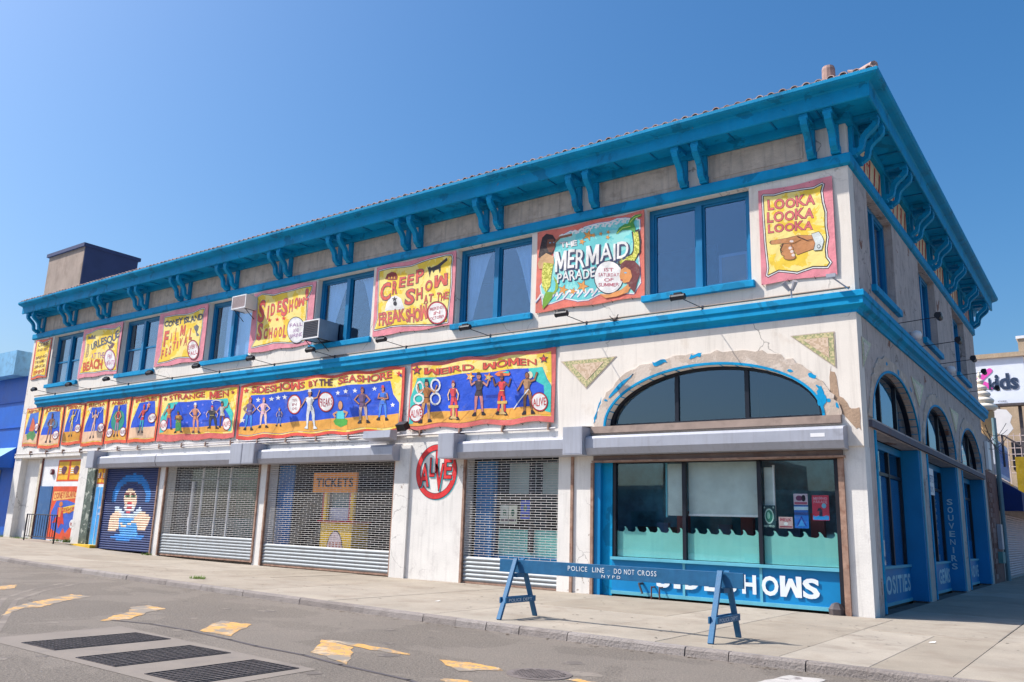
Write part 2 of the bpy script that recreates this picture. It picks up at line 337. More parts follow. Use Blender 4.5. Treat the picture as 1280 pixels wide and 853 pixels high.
def string_geo(s, off=0.0, jit=0.0, seed=1, gap=0.07, boff=0.0):
    """returns (verts, faces) with the string in the unit box (0..1, 0..1); boff = offset used for metrics"""
    rnd = random.Random(seed); out_v = []; out_f = []; x = 0.0; H = 0.73
    for ch in s:
        if ch == ' ': x += 0.32; continue
        bv, _ = glyph(ch, boff); v, f = glyph(ch, round(off * .35, 4) if ch == 'N' else off)
        if not bv: continue
        x0 = min(p[0] for p in bv); x1 = max(p[0] for p in bv)
        dy = rnd.uniform(-jit, jit) * 0.12; sc = 1 + rnd.uniform(-jit, jit) * 0.12; rt = rnd.uniform(-jit, jit) * 0.12
        cx = (x0 + x1) / 2; k = len(out_v)
        for (a, b) in v:
            a2 = (a - cx) * sc; b2 = (b - H / 2) * sc
            a3 = a2 * math.cos(rt) - b2 * math.sin(rt); b3 = a2 * math.sin(rt) + b2 * math.cos(rt)
            out_v.append((x + a3 + (cx - x0), b3 + H / 2 + dy))
        out_f += [tuple(k + q for q in t) for t in f]
        x += (x1 - x0) + gap
    Wd = max(0.01, x - gap)
    return [(a / Wd, b / H) for a, b in out_v], out_f
def letters(mb, s, fn, m, off=0.02, jit=0, seed=1, gap=0.09):
    v, f = string_geo(s, off, jit, seed, gap); mb.add([fn(a, b) for a, b in v], f, m)

# ---------------------------------------------------------------- painted art on a plane
def homography(q):
    """image quad TL,TR,BR,BL -> unit square u right, v up; returns fn(px)->(u,v)"""
    import numpy as np
    src = q; dst = [(0, 1), (1, 1), (1, 0), (0, 0)]; A = []; b = []
    for (x, y), (u, v) in zip(src, dst):
        A.append([x, y, 1, 0, 0, 0, -u * x, -u * y]); b.append(u)
        A.append([0, 0, 0, x, y, 1, -v * x, -v * y]); b.append(v)
    h = np.linalg.solve(np.array(A, float), np.array(b, float))
    return lambda p: ((h[0] * p[0] + h[1] * p[1] + h[2]) / (h[6] * p[0] + h[7] * p[1] + 1), (h[3] * p[0] + h[4] * p[1] + h[5]) / (h[6] * p[0] + h[7] * p[1] + 1))
KN = [0]
def uid(n): KN[0] += 1; return '%s#%d' % (n, KN[0])
class Art:
    def __init__(s, parent, x0, x1, z0, z1, quad=None, y=-0.06, amp=0.018, seed=1, step=0.0022, maxe=0.15, place=None):
        s.par = parent; s.x0 = x0; s.w = x1 - x0; s.z0 = z0; s.h = z1 - z0; s.y = y; s.amp = amp; s.seed = seed; s.step = step
        s.H = homography(quad) if quad else (lambda p: p); s.parts = {}; s.maxe = maxe; s.place = place
    def part(s, n): return s.parts.setdefault(n, MB())
    def P(s, uv, layer):
        u, v = uv; X = u * s.w; Z = v * s.h; k = s.seed * 1.7
        wv = s.amp * (math.sin(X * 2.9 + k) * 0.6 + math.sin(Z * 2.3 + X * 1.1 + k * 2) * 0.5 + math.sin(X * 6.1 + Z * 1.7 + k) * 0.18)
        dz = s.amp * 1.2 * math.sin(X * 3.7 + k * 3) * (0.5 - v) * 2 * (1 if abs(v - 0.5) > 0.3 else abs(v - .5) / .3)
        if s.place: return s.place(X, Z, layer * s.step)
        return (s.x0 + X, s.y - abs(s.amp) - wv - layer * s.step, s.z0 + Z + dz)
    def tris(s, part, pts, tr, m, layer):
        out = [[pts[i] for i in t] for t in tr]; mb = s.part(part); res = []
        W_, H_ = s.w, s.h
        def L(a, b): return math.hypot((a[0] - b[0]) * W_, (a[1] - b[1]) * H_)
        while out:
            t = out.pop(); e = [L(t[0], t[1]), L(t[1], t[2]), L(t[2], t[0])]; k = e.index(max(e))
            if e[k] > s.maxe and len(res) + len(out) < 30000:
                a, b, c = t[k], t[(k + 1) % 3], t[(k + 2) % 3]; mm = ((a[0] + b[0]) / 2, (a[1] + b[1]) / 2)
                out.append([a, mm, c]); out.append([mm, b, c])
            else: res.append(t)
        vs = [s.P(p, layer) for t in res for p in t]
        mb.add(vs, [(3 * i, 3 * i + 1, 3 * i + 2) for i in range(len(res))], m)
    def poly(s, part, px, rgb, layer):
        pts = [s.H(p) for p in px]
        tr = tessellate_polygon([[Vector((p[0] * s.w, p[1] * s.h, 0)) for p in pts]])
        s.tris(part, pts, tr, rgb if isinstance(rgb, bpy.types.Material) else paint(rgb), layer)
    def stroke(s, part, px, rgb, width, layer, closed=False):
        P = [s.H(p) for p in px]; n = len(P); m = paint(rgb); rng = range(n if closed else n - 1)
        for i in rng:
            a = P[i]; b = P[(i + 1) % n]; ax, ay = a[0] * s.w, a[1] * s.h; bx, by = b[0] * s.w, b[1] * s.h
            d = math.hypot(bx - ax, by - ay)
            if d < 1e-5: continue
            ex, ey = (bx - ax) / d, (by - ay) / d; nx, ny = -ey * width / 2, ex * width / 2; o = width * 0.3
            q = [(ax - ex * o + nx, ay - ey * o + ny), (ax - ex * o - nx, ay - ey * o - ny), (bx + ex * o - nx, by + ey * o - ny), (bx + ex * o + nx, by + ey * o + ny)]
            q = [(a_ / s.w, b_ / s.h) for a_, b_ in q]
            s.tris(part, q, [(0, 1, 2), (0, 2, 3)], m, layer)
    def ell(s, part, c, rx, ry, rgb, layer, n=20):
        s.poly(part, [(c[0] + rx * math.cos(2 * math.pi * i / n), c[1] + ry * math.sin(2 * math.pi * i / n)) for i in range(n)], rgb, layer)
    def star(s, part, c, r, rgb, layer, rot=0):
        part = part + '#%d_%d' % (c[0] * 10, c[1] * 10)
        s.poly(part, [(c[0] + (r if i % 2 == 0 else r * 0.42) * math.sin(math.pi * i / 5 + rot), c[1] - (r if i % 2 == 0 else r * 0.42) * math.cos(math.pi * i / 5 + rot)) for i in range(10)], rgb, layer)
    def text(s, st, bl, br, tl, rgb, layer, out=None, off=0.012, jit=0.7, part='lettering', gap=0.09):
        """bl, br, tl in the art's pixel space"""
        BL, BR, TL = s.H(bl), s.H(br), s.H(tl)
        def fn(a, b): return (BL[0] + (BR[0] - BL[0]) * a + (TL[0] - BL[0]) * b, BL[1] + (BR[1] - BL[1]) * a + (TL[1] - BL[1]) * b)
        sd = len(st) * 13 + ord(st[0]) + s.seed
        if out:
            v, f = string_geo(st, off * .6 + 0.034, jit, sd, gap); s.tris(part, [fn(a, b) for a, b in v], f, paint(out), layer); layer += 1
        v, f = string_geo(st, off, jit, sd, gap); s.tris(part, [fn(a, b) for a, b in v], f, paint(rgb), layer)
    def chars(s, lst, rgb, layer, out=None, off=0.012):
        for (c, xa, yb, xb, yt) in lst:  # left, bottom, right, top in px; keep the letter upright in the banner plane
            BL = s.H((xa, yb)); TR = s.H((xb, yt))
            for (o_, col, ly) in (((off * .6 + 0.034, out, layer), (off, rgb, layer + 1)) if out else ((off, rgb, layer),)):
                v, f = string_geo(c, o_, 0.5, ord(c), 0.09)
                s.tris('lettering', [(BL[0] + (TR[0] - BL[0]) * a, BL[1] + (TR[1] - BL[1]) * b) for a, b in v], f, paint(col), ly)
    def canvas(s, rgb, back=(200, 190, 180)):
        nx = max(4, int(s.w / 0.12)); nz = max(4, int(s.h / 0.12)); mb = s.part('canvas'); vs = []
        for j in range(nz + 1):
            for i in range(nx + 1): vs.append(s.P((i / nx, j / nz), 0))
        fs = [(j * (nx + 1) + i, j * (nx + 1) + i + 1, (j + 1) * (nx + 1) + i + 1, (j + 1) * (nx + 1) + i) for j in range(nz) for i in range(nx)]
        mb.add(vs, fs, paint(rgb) if not isinstance(rgb, bpy.types.Material) else rgb)
    def done(s):
        for key, mb in s.parts.items():
            n = key.split('#')[0]; o = bpy.data.objects.new(n, mb.mesh(n, org(s.par), recalc=False)); COL.objects.link(o)
            o.parent = s.par; ORG[o.name] = org(s.par)
            if n in ('brush_stroke', 'floor_board', 'tie', 'sea'): o['kind'] = 'stuff'
            if n == 'canvas':
                so = o.modifiers.new('thickness', 'SOLIDIFY'); so.thickness = 0.006; so.offset = -1 if True else 1

# ================================================================ MAIN BUILDING
XL = -39.05; YE = 19.7
B = thing('corner_building', 'two storey white stucco corner building with bright blue eaves, belt course and painted banners', 'building', (-19.5, 8, 0))
def front(d0): return lambda a, b, d: (a, d0 + d, b)
def side(d0): return lambda a, b, d: (d0 - d, a, b)
def rect(a0, a1, b0, b1): return [(a0, b0), (a1, b0), (a1, b1), (a0, b1)]
def halfell(c, a, z, b, n=22, jit=0, seed=0):
    r = random.Random(seed); return [(c + a * math.cos(math.pi * i / n) * (1 + r.uniform(-jit, jit) / a), z + b * math.sin(math.pi * i / n) * (1 + r.uniform(-jit, jit) / b)) for i in range(n + 1)]
WR = [-2.33, -8.78, -15.2, -21.6, -27.9, -34.2]; WW_ = 2.79
# upper wall
mb = MB(); cut_sheet(mb, rect(XL, 0, 6.5, 11.2), [rect(r - WW_, r, 7.51, 9.91) for r in WR], front(0), 0.42, M_STUCCO)
mb.build('upper_wall', B)
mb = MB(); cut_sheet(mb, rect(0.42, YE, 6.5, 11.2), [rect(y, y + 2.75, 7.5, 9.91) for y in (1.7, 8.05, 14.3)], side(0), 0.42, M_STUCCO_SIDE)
mb.build('upper_side_wall', B)
# lower walls
BAYS = [(-30.45, -26.46), (-25.97, -20.2), (-19.73, -13.64), (-10.9, -7.27)]
mb = MB(); cut_sheet(mb, rect(XL, -7.72, -0.3, 6.498), [rect(a, b, -0.2, 3.5) for a, b in BAYS] + [rect(-38.4, -32.75, -0.2, 4.0), rect(-32.05, -30.5, -0.2, 3.55)], front(0), 0.42, M_STUCCO_LOW)
mb.build('lower_wall', B)
ARC = halfell(-3.54, 2.72, 4.18, 1.36)
mb = MB(); cut_sheet(mb, rect(-7.72, 0, 3.5, 6.498), [ARC], front(-0.05), 0.47, M_STUCCO)
mb.build('arch_wall', B)
mb = MB(); cut_sheet(mb, [(-7.72, -0.3), (-7.718, 3.498), (0, 3.498), (0, -0.3), (-0.47, -0.3), (-0.47, 3.44), (-6.65, 3.44), (-6.65, -0.3)], [], front(0), 0.45, M_STUCCO_LOW)
mb.build('corner_pier_wall', B)
OPS = [(0.9, 6.05, 3.47), (7.0, 12.25, 9.63), (13.3, 18.75, 16.0)]
holes = []
for a, b, c in OPS:
    holes.append(rect(a, b, -0.2, 3.95)); holes.append(halfell(c, 2.62, 4.2, 1.38))
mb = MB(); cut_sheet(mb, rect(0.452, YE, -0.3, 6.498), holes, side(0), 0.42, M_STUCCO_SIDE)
mb.build('lower_side_wall', B)
mb = MB()   # rear and left walls, intermediate floors, flat roof: dark inside
mb.box(XL, -0.45, 19.3, 19.7, -0.3, 11.2, M_STUCCO_SIDE); mb.box(XL, XL + 0.4, 0.43, 19.29, -0.3, 11.2, M_STUCCO)
mb.build('rear_wall', B)
mb = MB(); mb.box(XL + 0.41, -0.5, 0.6, 19.2, 6.6, 6.8, M_DARK); mb.box(XL + 0.41, -0.5, 0.43, 19.2, 10.3, 10.4, M_DARK); mb.box(XL + 0.41, -0.5, 0.6, 19.2, 4.05, 4.12, M_DARK)
mb.box(XL + 0.41, -0.55, 6.0, 6.1, 0.0, 4.05, M_DARK); mb.box(XL + 0.41, -5, 4.5, 4.6, 6.8, 10.3, mat('upper_room_wall', (62, 96, 136), 0.9, var=.3))
mb.box(-0.44 - 4, -4.3, 6.2, 19, 0, 10.3, M_DARK)
mb.box(XL + 0.41, -0.5, 0.43, 19.2, -0.2, 0.02, mat('shop_floor', (110, 100, 92), 0.7))
for x in (-7.4, -11.2, -13.2, -20.0, -26.2): mb.box(x - 0.1, x + 0.1, 0.6, 6.0, 0.02, 4.0, M_DARK)
mb.build('interior_partition', B)

def mitre(name, prof, m, xl=XL, ye=YE, parent=B, kind=None):
    n = len(prof); P = [Vector((0, d, z)) for d, z in prof]; tr = tessellate_polygon([P])
    vs = [(xl, -d, z) for d, z in prof] + [(d, -d, z) for d, z in prof] + [(d, ye, z) for d, z in prof]
    fs = [tuple(t) for t in tr] + [tuple(2 * n + q for q in t) for t in tr]
    for k in (0, n):
        for i in range(n): fs.append((k + i, k + (i + 1) % n, k + n + (i + 1) % n, k + n + i))
    mb = MB(); mb.add(vs, fs, m); return mb.build(name, parent)
mitre('belt_course', [(0.0, 6.93), (0.2, 6.9), (0.22, 6.885), (0.22, 6.765), (0.2, 6.755), (0.185, 6.745), (0.185, 6.60), (0.16, 6.585), (0.09, 6.55), (0.05, 6.5), (0.052, 6.44), (0, 6.44)], M_BLUE, xl=-37.6, ye=20.6)
mitre('window_head_band', [(0, 10.23), (0.07, 10.22), (0.09, 10.2), (0.09, 9.98), (0.06, 9.95), (0.0, 9.93)], M_BLUE, xl=-39.15, ye=19.72)
mitre('eave_cornice', [(0, 10.98), (0.13, 10.98), (0.14, 11.19), (0.64, 11.19), (0.64, 11.15), (0.69, 11.14), (0.71, 11.16), (0.715, 11.46), (0.74, 11.5), (0.86, 11.53), (0.92, 11.555), (0.955, 11.6), (0.96, 11.67), (0.93, 11.69), (0, 11.78)], M_BLUE, xl=-39.25, ye=20.65)
mitre('roof_deck', [(0.93, 11.695), (0.93, 11.71), (-3.5, 12.95), (-3.5, 11.9), (0, 11.785)], M_TILE, xl=-39.2, ye=20.6)
mb = MB(); mb.box(XL, -3.4, 3.4, 19.8, 11.5, 12.6, M_DARK); mb.build('flat_roof', B)
# soffit battens
mb = MB()
for i in range(37): x = -0.49 - 1.0583 * i; mb.box(x - 0.02, x + 0.02, -0.635, -0.145, 11.165, 11.188, M_BLUE2)
for i in range(18): y = 0.5 + 1.0583 * i; mb.box(0.145, 0.635, y - 0.02, y + 0.02, 11.165, 11.188, M_BLUE2)
mb.build('soffit_batten', B, kind='stuff')
# frieze panels of rough render between the brackets, each its own slab
PC = [-0.49, -3.72, -6.9, -10.19, -13.4, -16.63, -19.8, -22.96, -26.1, -29.24, -32.3, -35.35, -38.45]
SCY = [0.55, 3.75, 6.95, 10.1, 13.25, 16.4, 19.3]
for i in range(12):
    a, b = PC[i + 1] + 0.38, PC[i] - 0.38; mb = MB(); mb.box(a, b, -0.018, 0.01, 10.24, 10.97, M_FRIEZE)
    mb.box(a + 0.12, b - 0.12, -0.03, -0.019, 10.34, 10.86, M_FRIEZE); mb.build('frieze_panel', B)
M_SIGNRED = paint((190, 50, 44)); M_SIGNCREAM = mat('old_sign_cream', (226, 200, 160), 0.8, var=0.15, patch=[((190, 50, 44), 1.8, 0.6, 0.9)])
for i in range(6):
    a, b = SCY[i] + 0.38, SCY[i + 1] - 0.38; mb = MB(); mb.box(-0.01, 0.018, a, b, 10.24, 10.97, M_SIGNCREAM if i < 5 else M_FRIEZE)
    for k in range(5):
        y = a + 0.2 + k * (b - a - 0.4) / 4
        mb.bar((0.024, y - 0.12, 10.28), (0.024, y + 0.1, 10.9), 0.008, 0.09, M_SIGNRED, up=(0, 1, 0))
    mb.build('frieze_panel', B, label='cream frieze panel with worn red lettering')
# brackets
def bracket_mb():
    mb = MB(); m = M_BLUE; w = 0.16
    def pr(pts, w_=w, x=0): mb.prism([(x - w_ / 2, -d, z) for d, z in pts], (w_, 0, 0), m)
    pr([(0.0, 10.24), (0.1, 10.24), (0.1, 11.0), (0.14, 11.0), (0.0, 11.0)][:2] + [(0.1, 10.975), (0.0, 10.975)])
    pr([(0.14, 11.08), (0.62, 11.08), (0.66, 11.1), (0.66, 11.18), (0.14, 11.18)], 0.19)
    C = [(0.57, 11.08), (0.62, 11.0), (0.6, 10.91), (0.52, 10.83), (0.42, 10.75), (0.335, 10.66), (0.295, 10.56), (0.285, 10.46), (0.26, 10.38), (0.18, 10.33), (0.1, 10.3)]
    L = []; R = []
    for i, p in enumerate(C):
        q0 = C[max(0, i - 1)]; q1 = C[min(len(C) - 1, i + 1)]; dx, dz = q1[0] - q0[0], q1[1] - q0[1]; l = math.hypot(dx, dz); t = 0.052 + 0.015 * (1 - i / 10)
        L.append((p[0] - dz / l * t, p[1] + dx / l * t)); R.append((p[0] + dz / l * t, p[1] - dx / l * t))
    n = len(C)
    for i in range(n - 1): mb.prism([(-w / 2, -L[i][0], L[i][1]), (-w / 2, -L[i + 1][0], L[i + 1][1]), (-w / 2, -R[i + 1][0], R[i + 1][1]), (-w / 2, -R[i][0], R[i][1])], (w, 0, 0), m)
    pr([(0.0, 10.235), (0.15, 10.235), (0.17, 10.3), (0.17, 10.4), (0.1, 10.42), (0.0, 10.42)], 0.2)
    pr([(0.5, 11.0), (0.66, 11.0), (0.68, 11.08), (0.5, 11.08)], 0.21)
    return mb
bme = bracket_mb().mesh('bracket')
for x in PC:
    for s in (-0.27, 0.27): inst('bracket', bme, B, (x + s, 0, 0))
for y in SCY[:-1] + [19.35]:
    for s in ((-0.27, 0.27)): inst('bracket', bme, B, (0, y + s, 0), (0, 0, math.pi / 2))
# roof tiles along the eave (each tile a part), rows behind joined
def tile_mb(n=7):
    mb = MB(); r = 0.095; L = 0.55; sl = 0.28; vs = []
    for (y, k) in ((0, 1.0), (L, 0.88)):
        for rr in (r, r - 0.022):
            for i in range(n + 1): t = math.pi * i / n; vs.append((rr * k * math.cos(t), y, rr * k * math.sin(t) * 0.9 + y * sl))
    N = n + 1; fs = []
    for i in range(n):
        fs.append((i, i + 1, 2 * N + i + 1, 2 * N + i)); fs.append((N + i, 3 * N + i, 3 * N + i + 1, N + i + 1)); fs.append((i, N + i, N + i + 1, i + 1))
    mb.add(vs, fs, M_TILE); return mb
tme = tile_mb().mesh('roof_tile'); random.seed(3)
k = 0; x = 0.78
while x > -39.1:
    inst('roof_tile', tme, B, (x, -0.945 + random.uniform(-.012, .012), 11.665 + random.uniform(-.006, .008)), (0, 0, random.uniform(-.03, .03))); x -= 0.272
y = -0.78
while y < 20.5:
    inst('roof_tile', tme, B, (0.86 + random.uniform(-.012, .012), y, 11.625), (0, 0, math.pi / 2 + random.uniform(-.03, .03))); y += 0.272
mb = MB(); tv = tile_mb(4)
for row in (1, 2):
    x = 0.78 - row * 0.5
    while x > -39.1:
        mb.add([(a + x, b - 0.98 + row * 0.5, c + 11.69 + row * 0.14) for a, b, c in tv.v], tv.f, M_TILE); x -= 0.272
mb.build('roof_tile_rows', B, kind='stuff')
mb = MB(); 
for t in range(7): mb.tube((0.88 - t * 0.36, -0.88 + t * 0.36, 11.75 + t * 0.1), (0.5 - t * 0.36, -0.5 + t * 0.36, 11.88 + t * 0.1), 0.10, M_TILE, 8, 0.085)
mb.build('hip_tile', B, kind='stuff')
mb = MB(); mb.lathe([(0.16, 11.7), (0.15, 12.2), (0.13, 12.27), (0.07, 12.3)], (-0.2, -0.42, 0), M_TILE, 12); mb.build('roof_vent', B)

# ---------------- upper windows
def window(plane, a0, a1, z0, z1, curt=None, midrail=False, low=None, ins=None):
    """plane(a, depth, z) -> 3D ; a along the wall, depth into it"""
    def bx(mb, a, b, d0, d1, z, w, m):
        p = plane(a, d0, z); q = plane(b, d1, w); mb.box(p[0], q[0], p[1], q[1], p[2], q[2], m)
    W_ = MB(); f = 0.13
    bx(W_, a0 + .002, a0 + f, .2, .34, z0, z1, M_BLUE2); bx(W_, a1 - f, a1 - .002, .2, .34, z0, z1, M_BLUE2); bx(W_, a0 + f, a1 - f, .2, .34, z1 - f, z1 - .002, M_BLUE2); bx(W_, a0 + f, a1 - f, .2, .34, z0 + .002, z0 + .07, M_BLUE2)
    c = (a0 + a1) / 2; bx(W_, c - 0.085, c + 0.085, .17, .33, z0 + .07, z1 - f, M_BLUE2)
    wo = W_.build('window', B, bevel=0.008)
    for (p, q) in ((a0 + f, c - .085), (c + .085, a1 - f)):
        g = MB(); bx(g, p, q, .28, .285, z0 + .07, z1 - f, M_GLASS); g.build('pane', wo)
        s = MB()
        for (u, v, w0, w1) in ((p, p + .05, z0 + .07, z1 - f), (q - .05, q, z0 + .07, z1 - f)): bx(s, u, v, .24, .3, w0, w1, M_BLUE2)
        bx(s, p + .05, q - .05, .24, .3, z1 - f - .05, z1 - f, M_BLUE2); bx(s, p + .05, q - .05, .24, .3, z0 + .07, z0 + .13, M_BLUE2)
        if midrail: bx(s, p + .05, q - .05, .24, .3, z0 + 1.05, z0 + 1.12, M_BLUE2)
        s.build('sash', wo)
        if low:
            l = MB(); bx(l, p + .05, q - .05, .31, .33, z0 + .13, z0 + 1.05, mat('lower_blind', low, 0.8)); l.build('blind', wo)
    si = MB(); bx(si, a0 - 0.1, a1 + 0.09, -.12, .2, z0 - .17, z0 - .002, M_TEAL if False else M_BLUE); si.build('sill', wo, bevel=0.01)
    if curt:
        for (kind, aa, bb) in curt:
            cm = MB(); n = 14; rows = 10; vs = []; m = M_CURT
            for j in range(rows + 1):
                v = j / rows; z = z1 - .15 - v * (z1 - z0 - .25)
                if kind == 'L': e0, e1 = aa, aa + (bb - aa) * (1 - 0.85 * v ** 0.8)
                elif kind == 'R': e0, e1 = bb - (bb - aa) * (1 - 0.85 * v ** 0.8), bb
                else: e0, e1 = aa, bb
                for i in range(n + 1):
                    u = i / n; a = e0 + (e1 - e0) * u; vs.append(plane(a, .45 + .03 * math.sin(u * 34), z))
            cm.add(vs, [(j * (n + 1) + i, j * (n + 1) + i + 1, (j + 1) * (n + 1) + i + 1, (j + 1) * (n + 1) + i) for j in range(rows) for i in range(n)], m)
            cm.build('curtain', wo, smooth=True)
    if ins: ins(wo)
    return wo
pf = lambda a, d, z: (a, d, z)
ps = lambda a, d, z: (-d, a, z)
def easel(wo):
    m = MB(); c = -3.0; m.box(c - .38, c + .4, .6, .66, 7.55, 8.5, mat('picture_frame', (150, 150, 170), 0.6)); m.box(c - .3, c + .32, .59, .6, 7.62, 8.42, mat('picture_cloth', (150, 120, 100), 0.8)); m.build('picture', wo)
window(pf, WR[0] - WW_, WR[0], 7.51, 9.91, ins=easel)
window(pf, WR[1] - WW_, WR[1], 7.51, 9.91, curt=[('L', -11.4, -10.6), ('R', -9.7, -8.9)])
window(pf, WR[2] - WW_, WR[2], 7.51, 9.91, curt=[('L', -17.8, -16.9), ('R', -16.2, -15.3)])
window(pf, WR[3] - WW_, WR[3], 7.51, 9.91, curt=[('F', -23.75, -21.75)])
window(pf, WR[4] - WW_, WR[4], 7.51, 9.91, midrail=True, low=(150, 130, 125))
window(pf, WR[5] - WW_, WR[5], 7.51, 9.91, midrail=True, low=(146, 112, 96))
for y in (1.7, 8.05, 14.3): window(ps, y, y + 2.75, 7.5, 9.91)

# ---------------- arches
def arch_window(plane, c, a, zs, b, muls, proud):
    fr = MB(); o_ = halfell(c, a, zs, b); i_ = halfell(c, a - 0.11, zs + 0.06, b - 0.13)
    n = len(o_)
    for i in range(n - 1):
        q = [o_[i], o_[i + 1], i_[i + 1], i_[i]]; vs = [plane(p[0], .16, p[1]) for p in q] + [plane(p[0], .28, p[1]) for p in q]
        fr.add(vs, [(0, 1, 2, 3), (4, 7, 6, 5), (2, 3, 7, 6), (0, 1, 5, 4)], M_DARK2)
    def bx(mb, u, v, d0, d1, z, w, m):
        p = plane(u, d0, z); q = plane(v, d1, w); mb.box(p[0], q[0], p[1], q[1], p[2], q[2], m)
    bx(fr, c - a + .02, c + a - .02, .16, .28, zs - .002, zs + .07, M_DARK2)
    for x in muls:
        h = zs + b * math.sqrt(max(0, 1 - ((x - c) / a) ** 2)); bx(fr, x - .05, x + .05, .17, .27, zs + .07, h - .08, M_DARK2)
    wo = fr.build('arch_window', B)
    g = MB(); g.add([plane(p[0], .22, p[1]) for p in i_], [tuple(range(len(i_)))], M_GLASS); g.build('pane', wo)
    # surround of bare render with blue remnants
    sm = MB(); rnd = random.Random(int(c * 10)); N = 60; vs = []
    for i in range(N + 1):
        t = math.pi * i / N; j = rnd.uniform(-.05, .05)
        ir = 0.02; ou = 0.38 + j + 0.06 * math.sin(t * 5 + c)
        pin = (c + (a + ir) * math.cos(t), zs + (b + ir) * math.sin(t)); pout = (c + (a + ou) * math.cos(t), zs + (b + ou * 0.95) * math.sin(t))
        vs += [plane(pin[0], -proud, pin[1]), plane(pout[0], -proud, pout[1]), plane(pout[0], -proud + 0.03, pout[1])]
    sm.add(vs, [(3 * i, 3 * i + 3, 3 * i + 4, 3 * i + 1) for i in range(N)] + [(3 * i + 1, 3 * i + 4, 3 * i + 5, 3 * i + 2) for i in range(N)], M_RING)
    so = sm.build('arch_surround', B)
    # inner painted bead
    bd = MB(); vs = []
    for i in range(41):
        t = math.pi * i / 40
        for (r, d) in ((0.0, -proud - .01), (0.06, -proud - .012), (0.06, -proud)): vs.append(plane(c + (a + r) * math.cos(t), d, zs + (b + r) * math.sin(t)))
        vs.append(plane(c + a * math.cos(t), 0.16, zs + b * math.sin(t)))
    bd.add(vs, [(4 * i + q, 4 * i + 4 + q, 4 * i + 5 + q, 4 * i + 1 + q) for i in range(40) for q in (0, 1)] + [(4 * i, 4 * i + 4, 4 * i + 7, 4 * i + 3) for i in range(40)], M_BLUE)
    bd.build('arch_bead', so)
    pm = MB()
    for k in range(7):
        t = rnd.uniform(0.02, math.pi - 0.02) if k > 3 else (0.12 + 0.09 * k); r = rnd.uniform(0.12, 0.36); ln = rnd.uniform(0.05, 0.16) * (1.6 if k < 4 else 1); wd = rnd.uniform(.03, .09)
        pts = []
        for q in range(9):
            an = 2 * math.pi * q / 9; kk = rnd.uniform(.6, 1.15); tt = t + ln / a * math.cos(an) * kk; rr = r + wd * math.sin(an) * kk
            pts.append(plane(c + (a + rr) * math.cos(tt), -proud - 0.004, zs + (b + rr * .95) * math.sin(tt)))
        pm.add(pts, [tuple(range(9))], M_BLUE)
    # splintered strip on top-left as in the photograph
    pm.build('paint_remnant', so, kind='stuff')
arch_window(pf, -3.54, 2.72, 4.18, 1.36, (-4.39, -2.6), 0.085)
def blob(pts, y, m, name, par=B, n=3, j=.03, seed=2):
    r = random.Random(seed); P = []
    for i in range(len(pts)):
        p, q = pts[i], pts[(i + 1) % len(pts)]
        for k in range(n): t = k / n; P.append((p[0] + (q[0] - p[0]) * t + r.uniform(-j, j), p[1] + (q[1] - p[1]) * t + r.uniform(-j, j)))
    mb = MB(); mb.prism([(a_, y, b_) for a_, b_ in P], (0, .006, 0), m); mb.build(name, par)
blob([(-.93, 4.68), (-.83, 4.86), (-.76, 4.66), (-.72, 4.48), (-.8, 4.36), (-.9, 4.46)], -.093, M_BLUE, 'paint_remnant')
blob([(-6.2, 4.9), (-5.9, 5.25), (-5.45, 5.5), (-5.6, 5.36), (-6.0, 4.98)], -.093, M_BLUE, 'paint_remnant'); blob([(-6.62, 4.3), (-6.5, 4.7), (-6.38, 4.95), (-6.45, 4.7), (-6.56, 4.3)], -.093, M_BLUE, 'paint_remnant')
blob([(-4.95, 5.72), (-4.6, 5.8), (-4.5, 5.7), (-4.8, 5.64)], -.093, M_BLUE, 'paint_remnant'); blob([(-3.9, 5.82), (-3.6, 5.86), (-3.65, 5.76), (-3.9, 5.74)], -.093, M_BLUE, 'paint_remnant')
blob([(-.62, 5.25), (-.5, 5.05), (-.45, 4.6), (-.25, 4.35), (-.04, 4.3), (-.03, 3.85), (-.2, 3.9), (-.4, 4.18), (-.6, 4.2), (-.68, 4.5)], -.056, mat('bare_sand_render', (176, 148, 124), .95, var=.12, dirt=((140, 116, 96), 3, .5, .6), bump=(24, .6, .02)), 'bare_patch')
for a, b, c in OPS:
    arch_window(ps, c, 2.62, 4.2, 1.38, (c - 0.9, c + 0.9), 0.03)
    mb = MB(); mb.add([ps(p[0], .36, p[1]) for p in halfell(c, 2.6, 4.2, 1.37)], [tuple(range(23))], mat('blue_grey_curtain', (60, 84, 110), .8, var=.3, scale=5)); mb.build('curtain', B)
# mosaic triangles
def mosaic_mat(name, c1, c2, sc):
    m = bpy.data.materials.new(name); m.use_nodes = True; nt = m.node_tree; b = nt.nodes['Principled BSDF']
    geo = nd(nt, 'ShaderNodeNewGeometry'); v = nd(nt, 'ShaderNodeTexVoronoi'); v.inputs['Scale'].default_value = sc; v.inputs['Randomness'].default_value = 0.35
    nt.links.new(geo.outputs['Position'], v.inputs['Vector']); sp = nd(nt, 'ShaderNodeSeparateColor'); nt.links.new(v.outputs['Color'], sp.inputs[0])
    col = mixc(nt, ramp(nt, sp.outputs[0], 0.35, 0.65), lin(c1), lin(c2)); nt.links.new(col, b.inputs['Base Color']); b.inputs['Roughness'].default_value = 0.4; return m
MM1 = mosaic_mat('mosaic_border', (158, 160, 112), (210, 194, 146), 26); MM2 = mosaic_mat('mosaic_field', (222, 196, 170), (200, 170, 140), 26)
